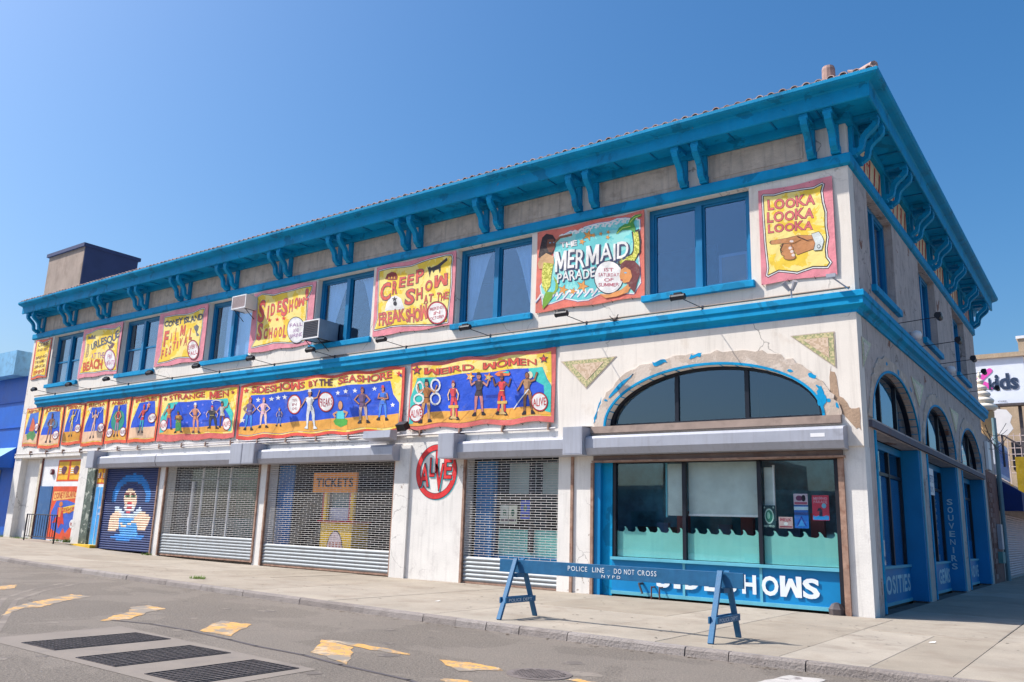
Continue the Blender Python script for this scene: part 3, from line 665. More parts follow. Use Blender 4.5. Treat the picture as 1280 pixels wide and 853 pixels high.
def tri_mosaic(plane, pts, proud):
    cx = sum(p[0] for p in pts) / 3; cz = sum(p[1] for p in pts) / 3; mb = MB()
    for k, (m, s) in enumerate(((M_RING, 1.08), (MM1, 1.0), (MM2, 0.62))):
        q = [(cx + (p[0] - cx) * s, cz + (p[1] - cz) * s) for p in pts]
        mb.prism([plane(p[0], -proud - 0.006 * k, p[1]) for p in q], Vector(plane(0, 0.004, 0)) - Vector(plane(0, 0, 0)), m)
    mb.build('mosaic_triangle', B)
tri_mosaic(pf, [(-7.62, 5.99), (-6.01, 5.98), (-6.86, 5.24)], 0.06); tri_mosaic(pf, [(-1.41, 6.03), (-0.5, 6.03), (-0.5, 5.26)], 0.06)
for t in ([(0.28, 5.94), (1.13, 5.94), (0.27, 5.26)], [(5.65, 5.92), (7.4, 5.92), (6.52, 5.2)], [(11.95, 5.9), (13.7, 5.9), (12.8, 5.15)]): tri_mosaic(ps, t, 0.01)
# conduit line over the belt, joint lines, horizontal trim
mb = MB(); mb.tube((-38, -.05, 7.02), (-0.1, -.05, 7.02), 0.025, mat('old_conduit', (150, 128, 112), 0.8)); mb.build('conduit', B)
mb = MB(); mb.box(-39.05, -32.8, -.06, -.001, 4.04, 4.16, M_STUCCO_LOW); mb.build('lintel', B)
mb = MB(); mb.box(-6.8, -0.42, -.16, -.052, 4.0, 4.17, mat('weathered_ledge', (160, 140, 128), 0.9, dirt=((100, 88, 80), 3, .5, .5))); mb.build('arch_ledge', B)
# side steel beam
mb = MB(); mb.box(0.001, 0.07, 0.5, 19.0, 3.97, 4.12, mat('side_beam', (96, 92, 104), 0.7, dirt=((110, 70, 50), 3, .5, .6))); mb.build('side_beam', B)

# ---------------- corner shop front
SH = MB()
SH.box(-6.63, -6.44, 0.0, 0.3, 0.0, 3.43, M_CURB_BLUE); SH.box(-6.44, -6.16, 0.12, 0.3, 0.0, 3.43, M_BLUE)
sf = SH.build('shopfront', B, label='teal framed corner shopfront with turquoise wave film')
for i, (a, b) in enumerate(((-6.16, -4.19), (-4.19, -2.35), (-2.35, -0.6))):
    g = MB(); g.box(a + .03, b - .03, .2, .206, .95, 3.26, M_GLASSD); g.build('pane', sf)
mb = MB()
for x in (-6.12, -4.22, -2.37, -0.62): mb.box(x - .045, x + .045, .14, .26, .94, 3.3, M_DARK2)
mb.box(-6.07, -0.66, .14, .26, 3.24, 3.3, M_DARK2); mb.build('frame', sf)
mb = MB(); mb.box(-6.16, -0.56, .02, .3, .87, .935, M_TEAL); mb.box(-6.16, -0.56, .06, .2, .05, .13, M_TEAL)
for x in (-4.22, -2.37): mb.box(x - .03, x + .03, .08, .2, .13, .87, M_TEAL)
mb.build('sill', sf)
for (a, b) in ((-6.16, -4.25), (-4.19, -2.4), (-2.34, -0.56)):
    mb = MB(); mb.box(a, b, .11, .22, .13, .87, M_CURB_BLUE); mb.build('base_panel', sf)
mb = MB(); 
for ch, u0, u1 in (('S', -4.90, -4.60), ('I', -4.44, -4.34), ('D', -4.17, -3.85), ('E', -3.69, -3.43), ('S', -3.27, -2.96), ('H', -2.79, -2.5), ('O', -2.34, -2.0), ('W', -1.93, -1.5), ('S', -1.43, -1.13)):
    mb = MB(); letters(mb, ch, lambda a, b: (u0 + (u1 - u0) * a, .075, .3 + .4 * b), M_WLET, off=0.035); mb.build('lettering', sf)
mb = MB()
for (a, b) in ((-6.07, -4.27), (-4.17, -2.42), (-2.32, -0.67)):
    pts = [(a, .95), (b, .95)]; n = int((b - a) / 0.29); w = (b - a) / n; top = []
    for k in range(n):
        x1 = b - k * w
        for t, h in ((0, 1.60), (.1, 1.655), (.2, 1.695), (.3, 1.71), (.36, 1.70), (.3, 1.67), (.31, 1.63), (.4, 1.595), (.55, 1.58), (.7, 1.585), (.88, 1.592)):
            top.append((x1 - w * t, h - 0.03))
    top.append((a, 1.57)); mb = MB(); mb.prism([(x, .235, z) for x, z in pts + top], (0, .01, 0), M_FILM); mb.build('wave_film', sf)
mb = MB(); mb.box(-4.72, -4.27, .3, .33, 1.97, 3.22, M_BOARD := mat('white_board', (206, 214, 210), .7)); mb.box(-4.76, -4.72, .28, .34, 1.93, 3.24, M_TEAL)
mb.box(-4.16, -2.45, .3, .33, 2.02, 3.24, M_BOARD); mb.box(-4.16, -2.45, .27, .34, 1.97, 2.02, M_WHITE); mb.box(-2.3, -2.1, .3, .33, 1.97, 3.1, M_BOARD); mb.box(-2.1, -2.06, .28, .34, 1.9, 3.15, M_WHITE)
mb.build('window_board', sf)
# posters behind the glass: flat prints
def poster(x0, x1, z0, z1, bgc, fn, label, y=.222):
    p = thing('poster', label, 'poster', ((x0 + x1) / 2, y, z0), group='posters taped inside the corner shop window')
    A = Art(p, x0, x1, z0, z1, None, y=y, amp=0.0, step=0.002, maxe=2); A.canvas(bgc); fn(A); A.done()
def p1(A):
    A.ell('print', (.5, .52), .36, .34, (190, 220, 210), 1); A.ell('print', (.5, .52), .28, .27, (40, 130, 110), 2); A.ell('print', (.45, .55), .12, .16, (150, 200, 180), 3)
    A.text('MERMAID', (.1, .04), (.9, .04), (.1, .13), (190, 220, 210), 1); A.star('print', (.15, .9), .07, (200, 220, 215), 1); A.star('print', (.85, .9), .07, (200, 220, 215), 1)
def p2(A):
    A.text('WEEK', (.1, .6), (.9, .6), (.1, .9), (170, 60, 80), 1); A.ell('print', (.5, .4), .15, .15, (220, 220, 220), 1); A.poly('print', [(.05, .08), (.95, .08), (.95, .2), (.05, .2)], (150, 60, 80), 1)
def p3(A):
    A.ell('print', (.4, .6), .25, .25, (120, 60, 100), 1); A.ell('print', (.7, .6), .15, .3, (30, 30, 50), 1); A.poly('print', [(.05, .05), (.95, .05), (.95, .25), (.05, .25)], (180, 90, 120), 1)
def p4(A):
    A.poly('print', [(0, .8), (1, .8), (1, .95), (0, .95)], (200, 225, 235), 1); A.poly('print', [(0, .58), (1, .58), (1, .7), (0, .7)], (60, 90, 160), 1)
    A.poly('print', [(.15, .1), (.5, .55), (.85, .1), (.78, .1), (.5, .45), (.22, .1)], (16, 50, 150), 1); A.poly('print', [(.25, .1), (.5, .4), (.75, .1)], (60, 150, 220), 1)
def p5(A):
    A.text('MERMAID', (.1, .82), (.9, .82), (.1, .93), (240, 180, 200), 1); A.text('PARADE', (.1, .68), (.9, .68), (.1, .79), (240, 180, 200), 1)
    A.poly('print', [(.03, .02), (.97, .02), (.97, .18), (.8, .2), (.6, .15), (.4, .2), (.2, .15), (.03, .2)], (40, 150, 220), 1)
    A.ell('print', (.7, .58), .14, .1, (120, 190, 220), 1); A.poly('print', [(.4, .16), (.6, .16), (.6, .4), (.5, .5), (.35, .48), (.28, .36), (.42, .38)], (40, 50, 80), 2)
poster(-2.33, -2.04, 1.74, 2.24, (24, 70, 80), p1, 'dark green poster with a pale ring emblem taped at far left of the posters')
poster(-1.97, -1.66, 1.74, 1.99, (200, 170, 170), p2, 'small pink and white flyer at the foot of the poster group')
poster(-1.62, -1.31, 2.26, 2.5, (210, 190, 205), p3, 'small mauve flyer taped above the blue poster')
poster(-1.62, -1.31, 1.75, 2.245, (30, 110, 200), p4, 'blue poster with a triangular tail shape under the mauve flyer')
poster(-1.22, -0.86, 1.93, 2.47, (220, 60, 90), p5, 'bright red pink parade poster taped nearest the corner pier')
# interior glimpses of the shop
mb = MB(); mb.box(-7.2, -.5, 1.5, 1.6, .02, 4.04, mat('shop_wall_teal', (80, 142, 164), .9, var=.5, scale=1.4)); mb.build('shop_wall', sf)
mb = MB()
mb.box(-6.0, -4.9, 1.2, 1.3, 0.02, 1.7, mat('shop_shelf', (60, 50, 46), .8))
for k in range(9): mb.box(-5.9 + k * .55, -5.6 + k * .55, 1.0, 1.15, 1.2, 1.5 + .3 * ((k * 7) % 3), mat('shop_goods_%d' % (k % 3), [(170, 150, 120), (90, 110, 140), (150, 90, 90)][k % 3], .8))
mb.build('shop_shelf', sf)

# ---------------- side shop fronts
M_SIDEL = mat('faded_white_letter', (186, 214, 222), .6)
for n_, (a, b, c) in enumerate(OPS):
    S = MB(); S.box(-0.42 - .1, -0.001, b - .14, b - .002, 0.02, 3.94, M_CURB_BLUE)          # jamb facing the street corner
    S.box(-.52, -.425, a, a + .14, 0.02, 3.94, M_CURB_BLUE); S.box(-0.425, 0.03, a + .001, a + .13, 0.02, 3.94, M_BLUE)
    S.box(-0.62, -0.44, a, b - .145, 3.75, 3.93, M_CURB_BLUE)
    S.box(0.004, 0.035, b + .001, b + .10, 0.02, 3.94, M_TEAL)
    so = S.build('side_shopfront', B)
    mb = MB(); x = -.5
    mul = [a + .2, a + (b - a) * .36, a + (b - a) * .68, b - .22]
    for y in mul: mb.box(x - .04, x + .05, y - .06, y + .06, .94, 3.75, M_DARK2)
    mb.box(x - .03, x + .04, a + .2, b - .2, 3.12, 3.2, M_DARK2); mb.build('frame', so)
    for k in range(3):
        g = MB(); g.box(x, x + .005, mul[k] + .06, mul[k + 1] - .06, .94, 3.75, M_GLASSD); g.build('pane', so)
        f = MB(); f.box(x - .03, x - .02, mul[k] + .06, mul[k + 1] - .06, .94, 3.1 if n_ < 2 else 1.6, mat('blue_blind', (20, 110, 160), .6)) if not (n_ == 2 and k == 1) else None
        f.build('blind', so)
    mb = MB(); mb.box(-.54, -.4, a + .14, b - .145, .05, .88, M_CURB_BLUE); mb.box(-.55, -.36, a + .14, b - .145, .88, .94, M_TEAL); mb.box(-.53, -.385, a + .15, b - .15, .021, .1, M_TEAL); mb.build('base_panel', so)
    txt = ('CURIOSITIES', 'GEMS', 'NOVE')[n_]; w = (4.6, 1.9, 1.9)[n_]
    mb = MB(); letters(mb, txt, lambda u, v: (-.394, b - .3 - w + w * u, .3 + .42 * v), M_SIDEL, off=0.03, gap=.16); mb.build('lettering', so)
    if n_ == 1:
        mb = MB()
        for k, ch in enumerate('SOUVENIRS'):
            z1_ = 2.92 - k * .255
            iw = .03 if ch == 'I' else .15; letters(mb, ch, lambda u, v: (-.255 - iw / 2 + iw * u, b - .147, z1_ - .19 + .19 * v), M_SIDEL, off=0.025)
        mb.build('lettering', so)
    # wall strip above door soffit
mb = MB(); A0 = 7.35; mb.box(-.1, -.06, A0, A0 + .95, 2.85, 3.6, M_WHITE); sg = mb.build('hanging_sign', None, 'small white notice with faint writing hung at the head of the second side doorway', 'sign')
mb = MB(); letters(mb, 'GIFTS', lambda u, v: (-.056, A0 + .1 + .75 * u, 3.2 + .22 * v), paint((130, 140, 170)), off=.01); mb.build('lettering', sg); mb = MB(); letters(mb, 'TOYS', lambda u, v: (-.056, A0 + .15 + .6 * u, 2.93 + .16 * v), paint((130, 140, 170)), off=.01); o = mb.build('lettering', sg)

# ---------------- roller shutters of the front
def shutter_box(a, b, cap=None):
    mb = MB(); mb.prism([(a, 0.0, 3.96), (a, -.36, 3.9), (a, -.42, 3.84), (a, -.42, 3.6), (a, -.33, 3.44), (a, 0.0, 3.42)], (b - a, 0, 0), M_GREYM)
    return mb
def rails(a, b, z0, par):
    for x in (a, b): mb = MB(); mb.box(x - .04, x + .035, -.05, .03, z0, 3.43, M_RUST); mb.build('guide_rail', par)
def slat_mb(w, h, m):
    mb = MB(); n = 6; pr = [(0, 0)] + [(-0.032 * math.sin(math.pi * (i + .5) / n), h * i / n + h / (2 * n)) for i in range(n)] + [(0, h)]
    mb.prism([(0, d, z) for d, z in pr] + [(0, .012, h), (0, .012, 0)], (w, 0, 0), m); return mb
def roller(a, b, z0, zs, n, label):
    r = thing('roller_shutter', label, 'shutter', ((a + b) / 2, 0, z0), group='closed roller shutters along the front')
    h = (zs - z0 - .06) / n; me = slat_mb(b - a - .12, h, M_SLAT).mesh('slat')
    for k in range(n): inst('slat', me, r, (a + .06, .04, z0 + .06 + k * h))
    mb = MB(); mb.box(a + .06, b - .06, .02, .06, z0 + .005, z0 + .055, M_RUST); mb.build('bottom_bar', r)
    mb = MB(); W_ = b - a - .12; x0 = a + .06; z = zs; p = 0.066; row = 0
    while z < 3.42:
        mb.box(x0, x0 + W_, .040, .047, z, z + .013, M_GRILLE)
        x = x0 + (0.0 if row % 2 else .17)
        while x < x0 + W_:
            mb.box(x, x + .010, .041, .046, z + .0131, z + p - .0001, M_GRILLE); x += .34
        z += p; row += 1
    mb.build('grille', r, kind='stuff')
    rails(a, b, z0, r)
    return r
r2 = roller(-25.97, -20.2, .08, .88, 7, 'see-through roller shutter over the glass shop with a white framed door')
r3 = roller(-19.73, -13.64, .02, .74, 6, 'see-through roller shutter in front of the yellow ticket booth')
r4 = roller(-10.9, -7.27, .0, .72, 6, 'see-through roller shutter between the round ALIVE sign and the corner shopfront')
for r, (a, b) in ((r2, (-26.2, -21.3)), (r3, (-19.9, -13.45)), (r4, (-10.92, -7.2))): shutter_box(a, b).build('shutter_box', r)
mb = shutter_box(-6.66, -0.32); mb.box(-6.6, -.45, -.1, .1, 3.3, 3.419, mat('shutter_roll_edge', (120, 104, 98), .7, dirt=((90, 60, 44), 3, .5, .5)))
mb.box(-6.62, -.4, -.16, .12, 3.26, 3.3, M_RUST)
co = thing('roller_shutter', 'raised roller shutter in its long grey box over the corner shop window', 'shutter', (-3.5, 0, 3.4)); mb.build('shutter_box', co)
for (p, q, c_, d_, m_) in ((-6.7, -6.62, -.06, 0, M_RUST), (-.56, -.44, -.07, .05, M_RUST), (-.66, -.57, .0, .1, M_BLACK)): mb = MB(); mb.box(p, q, c_, d_, .0, 3.25, m_); mb.build('guide_rail', co)
mb = MB(); mb.box(-1.0, -.7, -.424, -.42, 3.68, 3.76, M_WHITE); mb.build('sticker', co)
# header grime strip above each grille
# motor boxes
def capbox(a, b, split=False, rough=True):
    t = thing('shutter_motor_box', CAPL.pop(0), 'box', ((a + b) / 2, -.1, 3.4), group='grey boxes at the shutter heads')
    segs = [(a, (a + b) / 2 - .02), ((a + b) / 2 + .02, b)] if split else [(a, b)]
    for (p, q) in segs:
        mb = MB(); mb.box(p, q, -.56, -.002, 3.43, 4.14, M_GREYM); mb.prism([(p, -.56, 4.141), (q, -.56, 4.141), ((q), -.02, 4.2), (p, -.02, 4.2)], (0, 0, -.001), M_GREYM)
        cx = (p + q) / 2; mb.prism([(p + .03, -.562, 3.46), (q - .03, -.562, 3.46), (q - .03, -.562, 4.11), (p + .03, -.562, 4.11)], (0, -.003, 0), M_GREYM); mb.build('casing', t, bevel=.006)
CAPL = ['grey metal motor box above the light blue doorway left of the clown shutter', 'pair of grey metal motor boxes on the pier left of the ticket booth shutter', 'grey metal motor box overlapping the round ALIVE sign', 'grey metal motor box left of the arched corner window']
capbox(-31.2, -30.62); capbox(-21.27, -19.92, True); capbox(-11.5, -10.92); capbox(-7.25, -6.67)
# painted clown shutter
q_cl = [(112, 55), (572, 58), (477, 832), (14, 797)]
Hc = homography([(112, 55), (572, 58), (477, 832), (14, 797)])
def PB(pts): return [Hc(p) for p in pts]
def EL(c, rx, ry, n=24): return PB([(c[0] + rx * math.cos(2 * math.pi * i / n), c[1] + ry * math.sin(2 * math.pi * i / n)) for i in range(n)])
SKIN = (240, 208, 180)
shapes = [(PB([(140, 370), (155, 270), (200, 180), (270, 125), (350, 105), (420, 130), (470, 200), (490, 290), (475, 385), (440, 385), (445, 290), (410, 210), (345, 175), (280, 185), (225, 230), (190, 300), (175, 375)]), (24, 130, 206)),
  (PB([(230, 360), (250, 240), (310, 190), (380, 220), (400, 340), (370, 420), (330, 440), (270, 430)]), (26, 54, 112)),
  (PB([(180, 480), (165, 410), (215, 420), (260, 470), (330, 470), (395, 415), (410, 440), (400, 500), (340, 520), (220, 520)]), (200, 216, 230)),
  (PB([(130, 490), (190, 440), (230, 490), (210, 600), (160, 640), (105, 635), (115, 560)]), SKIN), (PB([(470, 490), (410, 450), (330, 520), (350, 590), (390, 640), (430, 640), (485, 520)]), SKIN),
  (PB([(205, 520), (330, 510), (370, 600), (360, 660), (205, 650)]), (70, 160, 226)), (EL((280, 690), 150, 32), (30, 130, 210)), (EL((285, 668), 85, 30), (70, 160, 226)),
  (EL((308, 345), 58, 100), SKIN), (EL((300, 425), 50, 34), (226, 226, 226)), (EL((298, 418), 26, 10), (190, 40, 60)), (EL((300, 385), 20, 16), (200, 30, 50)),
  (EL((284, 318), 20, 14), (60, 130, 80)), (EL((336, 316), 20, 14), (60, 130, 80)), (EL((284, 318), 8, 7), (20, 20, 30)), (EL((336, 316), 8, 7), (20, 20, 30)),
  (PB([(255, 290), (300, 292), (300, 299), (255, 297)]), (120, 50, 50)), (PB([(316, 290), (360, 290), (360, 297), (316, 298)]), (120, 50, 50)),
  (PB([(270, 460), (310, 455), (300, 480), (280, 480)]), (200, 60, 80)), (PB([(280, 560), (350, 540), (352, 560), (285, 580)]), SKIN), (PB([(215, 560), (270, 580), (265, 600), (212, 585)]), SKIN)]
def inside(p, poly):
    r = False; n = len(poly); j = n - 1
    for i in range(n):
        if (poly[i][1] > p[1]) != (poly[j][1] > p[1]) and p[0] < (poly[j][0] - poly[i][0]) * (p[1] - poly[i][1]) / (poly[j][1] - poly[i][1]) + poly[i][0]: r = not r
        j = i
    return r
rc = thing('roller_shutter', 'navy roller shutter painted with a clown in a blue wig holding up his hands', 'shutter', (-28.4, 0, .1), group='closed roller shutters along the front')
a, b, z0, z1 = -30.39, -26.52, .13, 3.42; NS = 36; h = (z1 - z0) / NS
for k in range(NS):
    v = (k + .5) / NS; runs = []; N = 90
    for i in range(N):
        u = (i + .5) / N; c = None
        for pl, cc in shapes:
            if inside((u, v), pl): c = cc
        m = M_NAVY if c is None else paint(c)
        if runs and runs[-1][0] is m: runs[-1][2] = i + 1
        else: runs.append([m, i, i + 1])
    mb = MB()
    for m, i0, i1 in runs:
        s = slat_mb((b - a) * (i1 - i0) / N, h, m); xo = (b - a) * i0 / N
        # paint sits on the crown of each slat; the groove between stays navy
        mb.add([(p[0] + xo, p[1], p[2]) for p in s.v], s.f, m)
    me = mb.mesh('slat'); inst('slat', me, rc, (a, .04, z0 + k * h))
rails(-30.45, -26.46, .08, rc); shutter_box(-30.62, -26.25).build('shutter_box', rc)

# ---------------- behind the grilles
I = thing('ticket_booth', 'yellow and red ticket booth with an orange TICKETS sign behind the roller shutter', 'booth', (-16.7, .8, 0))
YB = paint((244, 196, 30)); RB = paint((196, 52, 60)); OR = mat('ticket_sign_orange', (252, 160, 66), .6)
mb = MB(); mb.box(-17.45, -15.97, .55, 1.3, .02, 1.52, YB); mb.box(-17.6, -15.85, .5, 1.3, 1.521, 1.58, RB)
for x in (-17.4, -16.12): mb.box(x, x + .13, .56, .68, 1.581, 2.5, YB); mb.box(x - .1, x - .001, .58, .64, 1.581, 2.5, RB)
mb.build('counter', I)
mb = MB(); mb.box(-17.25, -16.15, .7, .73, 1.59, 2.0, mat('ticket_poster', (196, 200, 222), .7)); mb.box(-17.2, -16.2, .74, .76, 2.001, 2.5, mat('booth_pane', (90, 120, 130), .4)); mb.build('price_board', I)
mb = MB(); mb.box(-17.85, -15.77, .42, .5, 2.5, 3.14, OR); ts = mb.build('sign', I)
mb = MB(); letters(mb, 'TICKETS', lambda u, v: (-17.68 + 1.75 * u, .415, 2.68 + .3 * v), paint((60, 50, 50)), off=.03, gap=.12); mb.build('lettering', ts)
mb = MB(); mb.add([(-16.72 + .4 * math.cos(t * math.pi / 12), .545, .55 + .72 * math.sin(t * math.pi / 12)) for t in range(13)], [tuple(range(13))], paint((60, 50, 60))); mb.add([(-16.72 + .36 * math.cos(t * math.pi / 12), .541, .55 + .68 * math.sin(t * math.pi / 12)) for t in range(13)], [tuple(range(13))], paint((222, 200, 206)))
for k in range(4): mb.add([(-17.0 + k * .16, .538, .62), (-16.9 + k * .16, .538, .62), (-16.9 + k * .16, .538, .9), (-17.0 + k * .16, .538, .9)], [(0, 1, 2, 3)], paint((180, 120, 110)))
mb.build('painted_arch', I)
mb = MB(); mb.box(-20.9, -19.75 - .3, 1.0, 1.06, .02, 3.4, paint((30, 110, 180))); lw = mb.build('lobby_panel', B, label='blue painted panel at the left of the lobby')
mb = MB(); mb.box(-19.7, -18.9, .45, .5, .02, 3.42, paint((30, 110, 180))); mb.build('lobby_panel', B); mb = MB(); mb.box(-14.6, -13.8, 1.5, 1.56, .02, 1.3, paint((190, 170, 60))); mb.build('lobby_panel', B)
S2 = MB()
for x in (-24.3, -22.58, -23.35): S2.box(x - .03, x + .03, .5, .56, .1, 3.4, M_WHITE)
S2.box(-25.8, -20.3, .5, .56, 2.95, 3.0, mat('store_rail', (120, 130, 130), .6)); S2.box(-25.8, -20.3, .48, .58, .1, .7, M_GREYM)
s2 = S2.build('inner_shopfront', B); mb = MB(); mb.box(-25.8, -20.3, .53, .535, .1, 3.4, M_GLASSD); mb.build('pane', s2)
mb = MB(); mb.box(-24.9, -24.8, .45, .52, .3, 2.9, M_WHITE); mb.box(-24.86, -24.76, .40, .46, 1.2, 1.55, M_WHITE); mb.build('door_pull', s2)
mb = MB(); mb.box(-25.8, -20.3, 3.2, 3.3, .1, 3.4, mat('store_back', (110, 140, 128), .9, var=.4, scale=1.5)); mb.build('inner_wall', B)
S4 = MB(); S4.box(-10.7, -10.1, .3, .5, .02, 3.4, paint((20, 110, 170))); S4.box(-8.95, -8.8, .42, .5, .9, 3.4, M_DARK2); S4.box(-10.1, -7.3, .42, .5, .02, .8, M_CURB_BLUE)
s4 = S4.build('inner_shopfront', B); mb = MB(); mb.box(-10.1, -7.35, .45, .456, .8, 3.4, M_GLASSD); mb.build('pane', s4)
mb = MB(); mb.box(-10.0, -7.4, .5, .51, .8, 1.5, M_FILM); mb.box(-9.9, -9.0, .8, .82, 2.5, 3.35, M_BOARD); mb.box(-8.75, -7.4, .8, .82, 2.5, 3.35, M_BOARD); mb.build('wave_film', s4)
for (x, z, c, l) in ((-10.15 + .25, 1.66, (190, 200, 190), 'small grey flyer behind the right hand grille'), (-9.62, 1.66, (206, 212, 190), 'pale green flyer behind the right hand grille'), (-9.2, 1.8, (40, 80, 190), 'blue flyer behind the right hand grille')):
    poster(x, x + .3, z, z + .5, c, lambda A: (A.ell('print', (.5, .6), .2, .2, (60, 110, 90), 1), A.poly('print', [(.1, .1), (.9, .1), (.9, .25), (.1, .25)], (90, 80, 90), 1)), l, y=.41)

# ---------------- far left bays
mb = MB(); mb.box(-36.36, -32.752, .12, .2, -.2, 3.998, M_WHITE); mb.box(-38.398, -36.62, .3, .419, -.2, 3.99, M_STUCCO_LOW); mb.build('recess_wall', B)
mb = MB(); mb.box(-36.62, -36.42, .06, .4, .2, 3.98, mat('cream_post', (206, 196, 172), .8, dirt=((150, 110, 90), 4, .5, .6))); mb.build('post', B)
mb = MB(); mb.box(-36.42, -36.36, .05, .2, .2, 3.98, mat('dark_brown_edge', (120, 74, 64), .8)); mb.build('post_edge', B)
mb = MB(); mb.box(-36.3, -35.15, .08, .118, .33, 2.7, mat('slate_blue_door', (56, 100, 150), .7, dirt=((110, 130, 150), 3, .55, .5))); mb.build('door', B)
mb = MB(); mb.box(-32.048, -30.502, .12, .2, -.2, 3.498, M_WHITE); mb.build('recess_wall', B)
mb = MB(); mb.box(-32.04, -31.42, .0, .118, .2, 3.49, mat('green_patina_column', (92, 104, 96), .8, var=.35, scale=6, patch=[((180, 184, 172), 4, .56, .8)])); mb.build('column', B)
mb = MB(); mb.box(-31.27, -30.52, .07, .118, .2, 2.66, paint((70, 160, 226))); mb.box(-30.95, -30.93, .06, .069, .2, 2.66, M_WHITE); db = mb.build('door', B, label='light blue door')
mb = MB(); letters(mb, 'OPEN', lambda u, v: (-30.86 + .26 * u, .062, 1.75 + .1 * v), M_WLET); mb.build('lettering', db); mb = MB(); letters(mb, 'DAILY', lambda u, v: (-30.86 + .26 * u, .062, 1.5 + .1 * v), M_WLET); mb.build('lettering', db)
mb = MB(); mb.box(-32.1, -30.47, -.3, .34, .0, .27, paint((236, 190, 50))); mb.build('doorstep', B)
def mural(name, x0, x1, z0, z1, fn, y):
    A = Art(B, x0, x1, z0, z1, None, y=y, amp=0, step=.003, maxe=2); mb0 = A.parts
    fn(A)
    # one part with its prints as sub-parts
    base = None
    for n in list(A.parts):
        o = bpy.data.objects.new(n if n != 'canvas' else name, A.parts[n].mesh(n, org(B), recalc=False)); COL.objects.link(o)
        o.parent = B if base is None else base; ORG[o.name] = org(B)
        if base is None: base = o
def f1(A):
    A.canvas((226, 84, 44)); A.poly('print', [(.05, .9), (.95, .9), (.95, .78), (.05, .72)], (240, 180, 100), 1); A.text('CONEY ISLAND', (.08, .76), (.95, .8), (.08, .88), (200, 50, 40), 2, jit=.5)
    A.poly('print', [(.12, .2), (.05, .5), (.2, .72), (.6, .74), (.95, .68), (.92, .3), (.7, .12), (.6, .22), (.5, .1), (.3, .14)], (60, 100, 200), 1)
    A.poly('print', [(.5, .6), (.95, .66), (.95, .54), (.5, .48)], (244, 200, 60), 2); A.text('SIDESHOW', (.52, .51), (.93, .56), (.52, .58), (190, 50, 50), 3)
    A.ell('print', (.4, .66), .07, .05, (230, 130, 60), 3); A.poly('print', [(.3, .6), (.5, .6), (.55, .42), (.62, .28), (.5, .3), (.42, .2), (.35, .32), (.15, .3), (.3, .44)], (214, 60, 44), 3)
    A.poly('print', [(.34, .6), (.46, .6), (.44, .42), (.36, .42)], (240, 150, 70), 4); A.stroke('print', [(.46, .56), (.75, .5), (.9, .56)], (230, 130, 60), .07, 4); A.ell('print', (.92, .3), .09, .08, (245, 245, 240), 4); A.text('10', (.87, .27), (.97, .27), (.87, .33), (190, 50, 50), 5)
mural('mural_panel', -35.1, -32.8, .38, 2.7, f1, .115)
def f2(A):
    A.canvas((226, 84, 44)); 
    for k in (0, 1):
        o = .5 * k; A.poly('print', [(.04 + o, .08), (.46 + o, .08), (.46 + o, .92), (.04 + o, .92)], (244, 186, 40), 1); A.stroke('print', [(.06 + o, .3), (.44 + o, .34)], (200, 120, 40), .05, 2)
        A.ell('print', (.27 + o, .52), .1, .2, (110, 60, 80), 2); A.ell('print', (.33 + o, .58), .06, .12, (90, 50, 70), 3)
        for q in range(3): A.stroke('print', [(.07 + o, .4 + .1 * q), (.17 + o, .4 + .1 * q)], (240, 240, 235), .05, 3)
mural('food_panel', -34.95, -32.8, 2.92, 3.88, f2, .115)
mural('food_panel', -31.38, -30.55, 2.8, 3.5, f2, .115)
mb = MB(); mb.tube((-35.35, .12, 3.35), (-35.35, .03, 3.35), .13, paint((120, 50, 60)), 14); mb.tube((-35.35, .03, 3.35), (-35.35, .0, 3.35), .07, paint((190, 180, 180)), 12); mb.build('alarm_bell', B)
# ALIVE painted roundel on the white pier
A = Art(B, -12.8, -11.2, 2.28, 3.9, None, y=-.004, amp=0, step=.003, maxe=3); TE = (60, 190, 200); RD = (222, 48, 50)
def ring(c, r0, r1, col, ly):
    n = 40; m = paint(col); vs = []
    for i in range(n):
        t = 2 * math.pi * i / n
        for r in (r0, r1): vs.append(A.P((c[0] + r * math.cos(t), c[1] + r * math.sin(t)), ly))
    A.part('roundel').add(vs, [(2 * i, 2 * i + 1, (2 * i + 3) % (2 * n), (2 * i + 2) % (2 * n)) for i in range(n)], m)
ring((.52, .48), .40, .49, TE, 1); ring((.5, .5), .385, .5, (60, 24, 40), 2); ring((.5, .5), .395, .49, RD, 3)
for (c, x0, y0, x1, y1) in (('A', .12, .24, .33, .66), ('L', .35, .42, .46, .76), ('I', .49, .5, .53, .90), ('V', .49, .18, .68, .66), ('E', .70, .38, .87, .74)):
    for (dx, dy, col, of, ly) in ((.02, -.018, TE, .03, 4), (0, 0, (60, 24, 40), .045, 5), (0, 0, RD, .015, 6)):
        v, f = string_geo(c, of); A.tris('roundel', [(x0 + dx + (x1 - x0) * p, y0 + dy + (y1 - y0) * q) for p, q in v], f, paint(col), ly)
A.done()
mb = MB(); mb.box(-13.62, -13.02, -.07, -.001, -.1, 3.9, M_STUCCO_LOW); mb.build('pilaster', B)
# horizontal service pipes under the lower banners
mb = MB(); mm = mat('white_pipe', (206, 200, 198), .6, dirt=((120, 110, 104), 4, .5, .5))
mb.tube((-39, -.06, 4.22), (-7.8, -.06, 4.2), .03, mm); mb.tube((-30, -.08, 4.3), (-13.5, -.08, 4.28), .02, mm); mb.tube((-20, -.1, 4.1), (-13.6, -.1, 4.05), .012, M_BLACK)
for i in range(20): x = -37.5 + i * 1.55; mb.box(x, x + .05, -.11, 0.0, 4.16, 4.34, M_RUST)
mb.build('service_pipe', B)

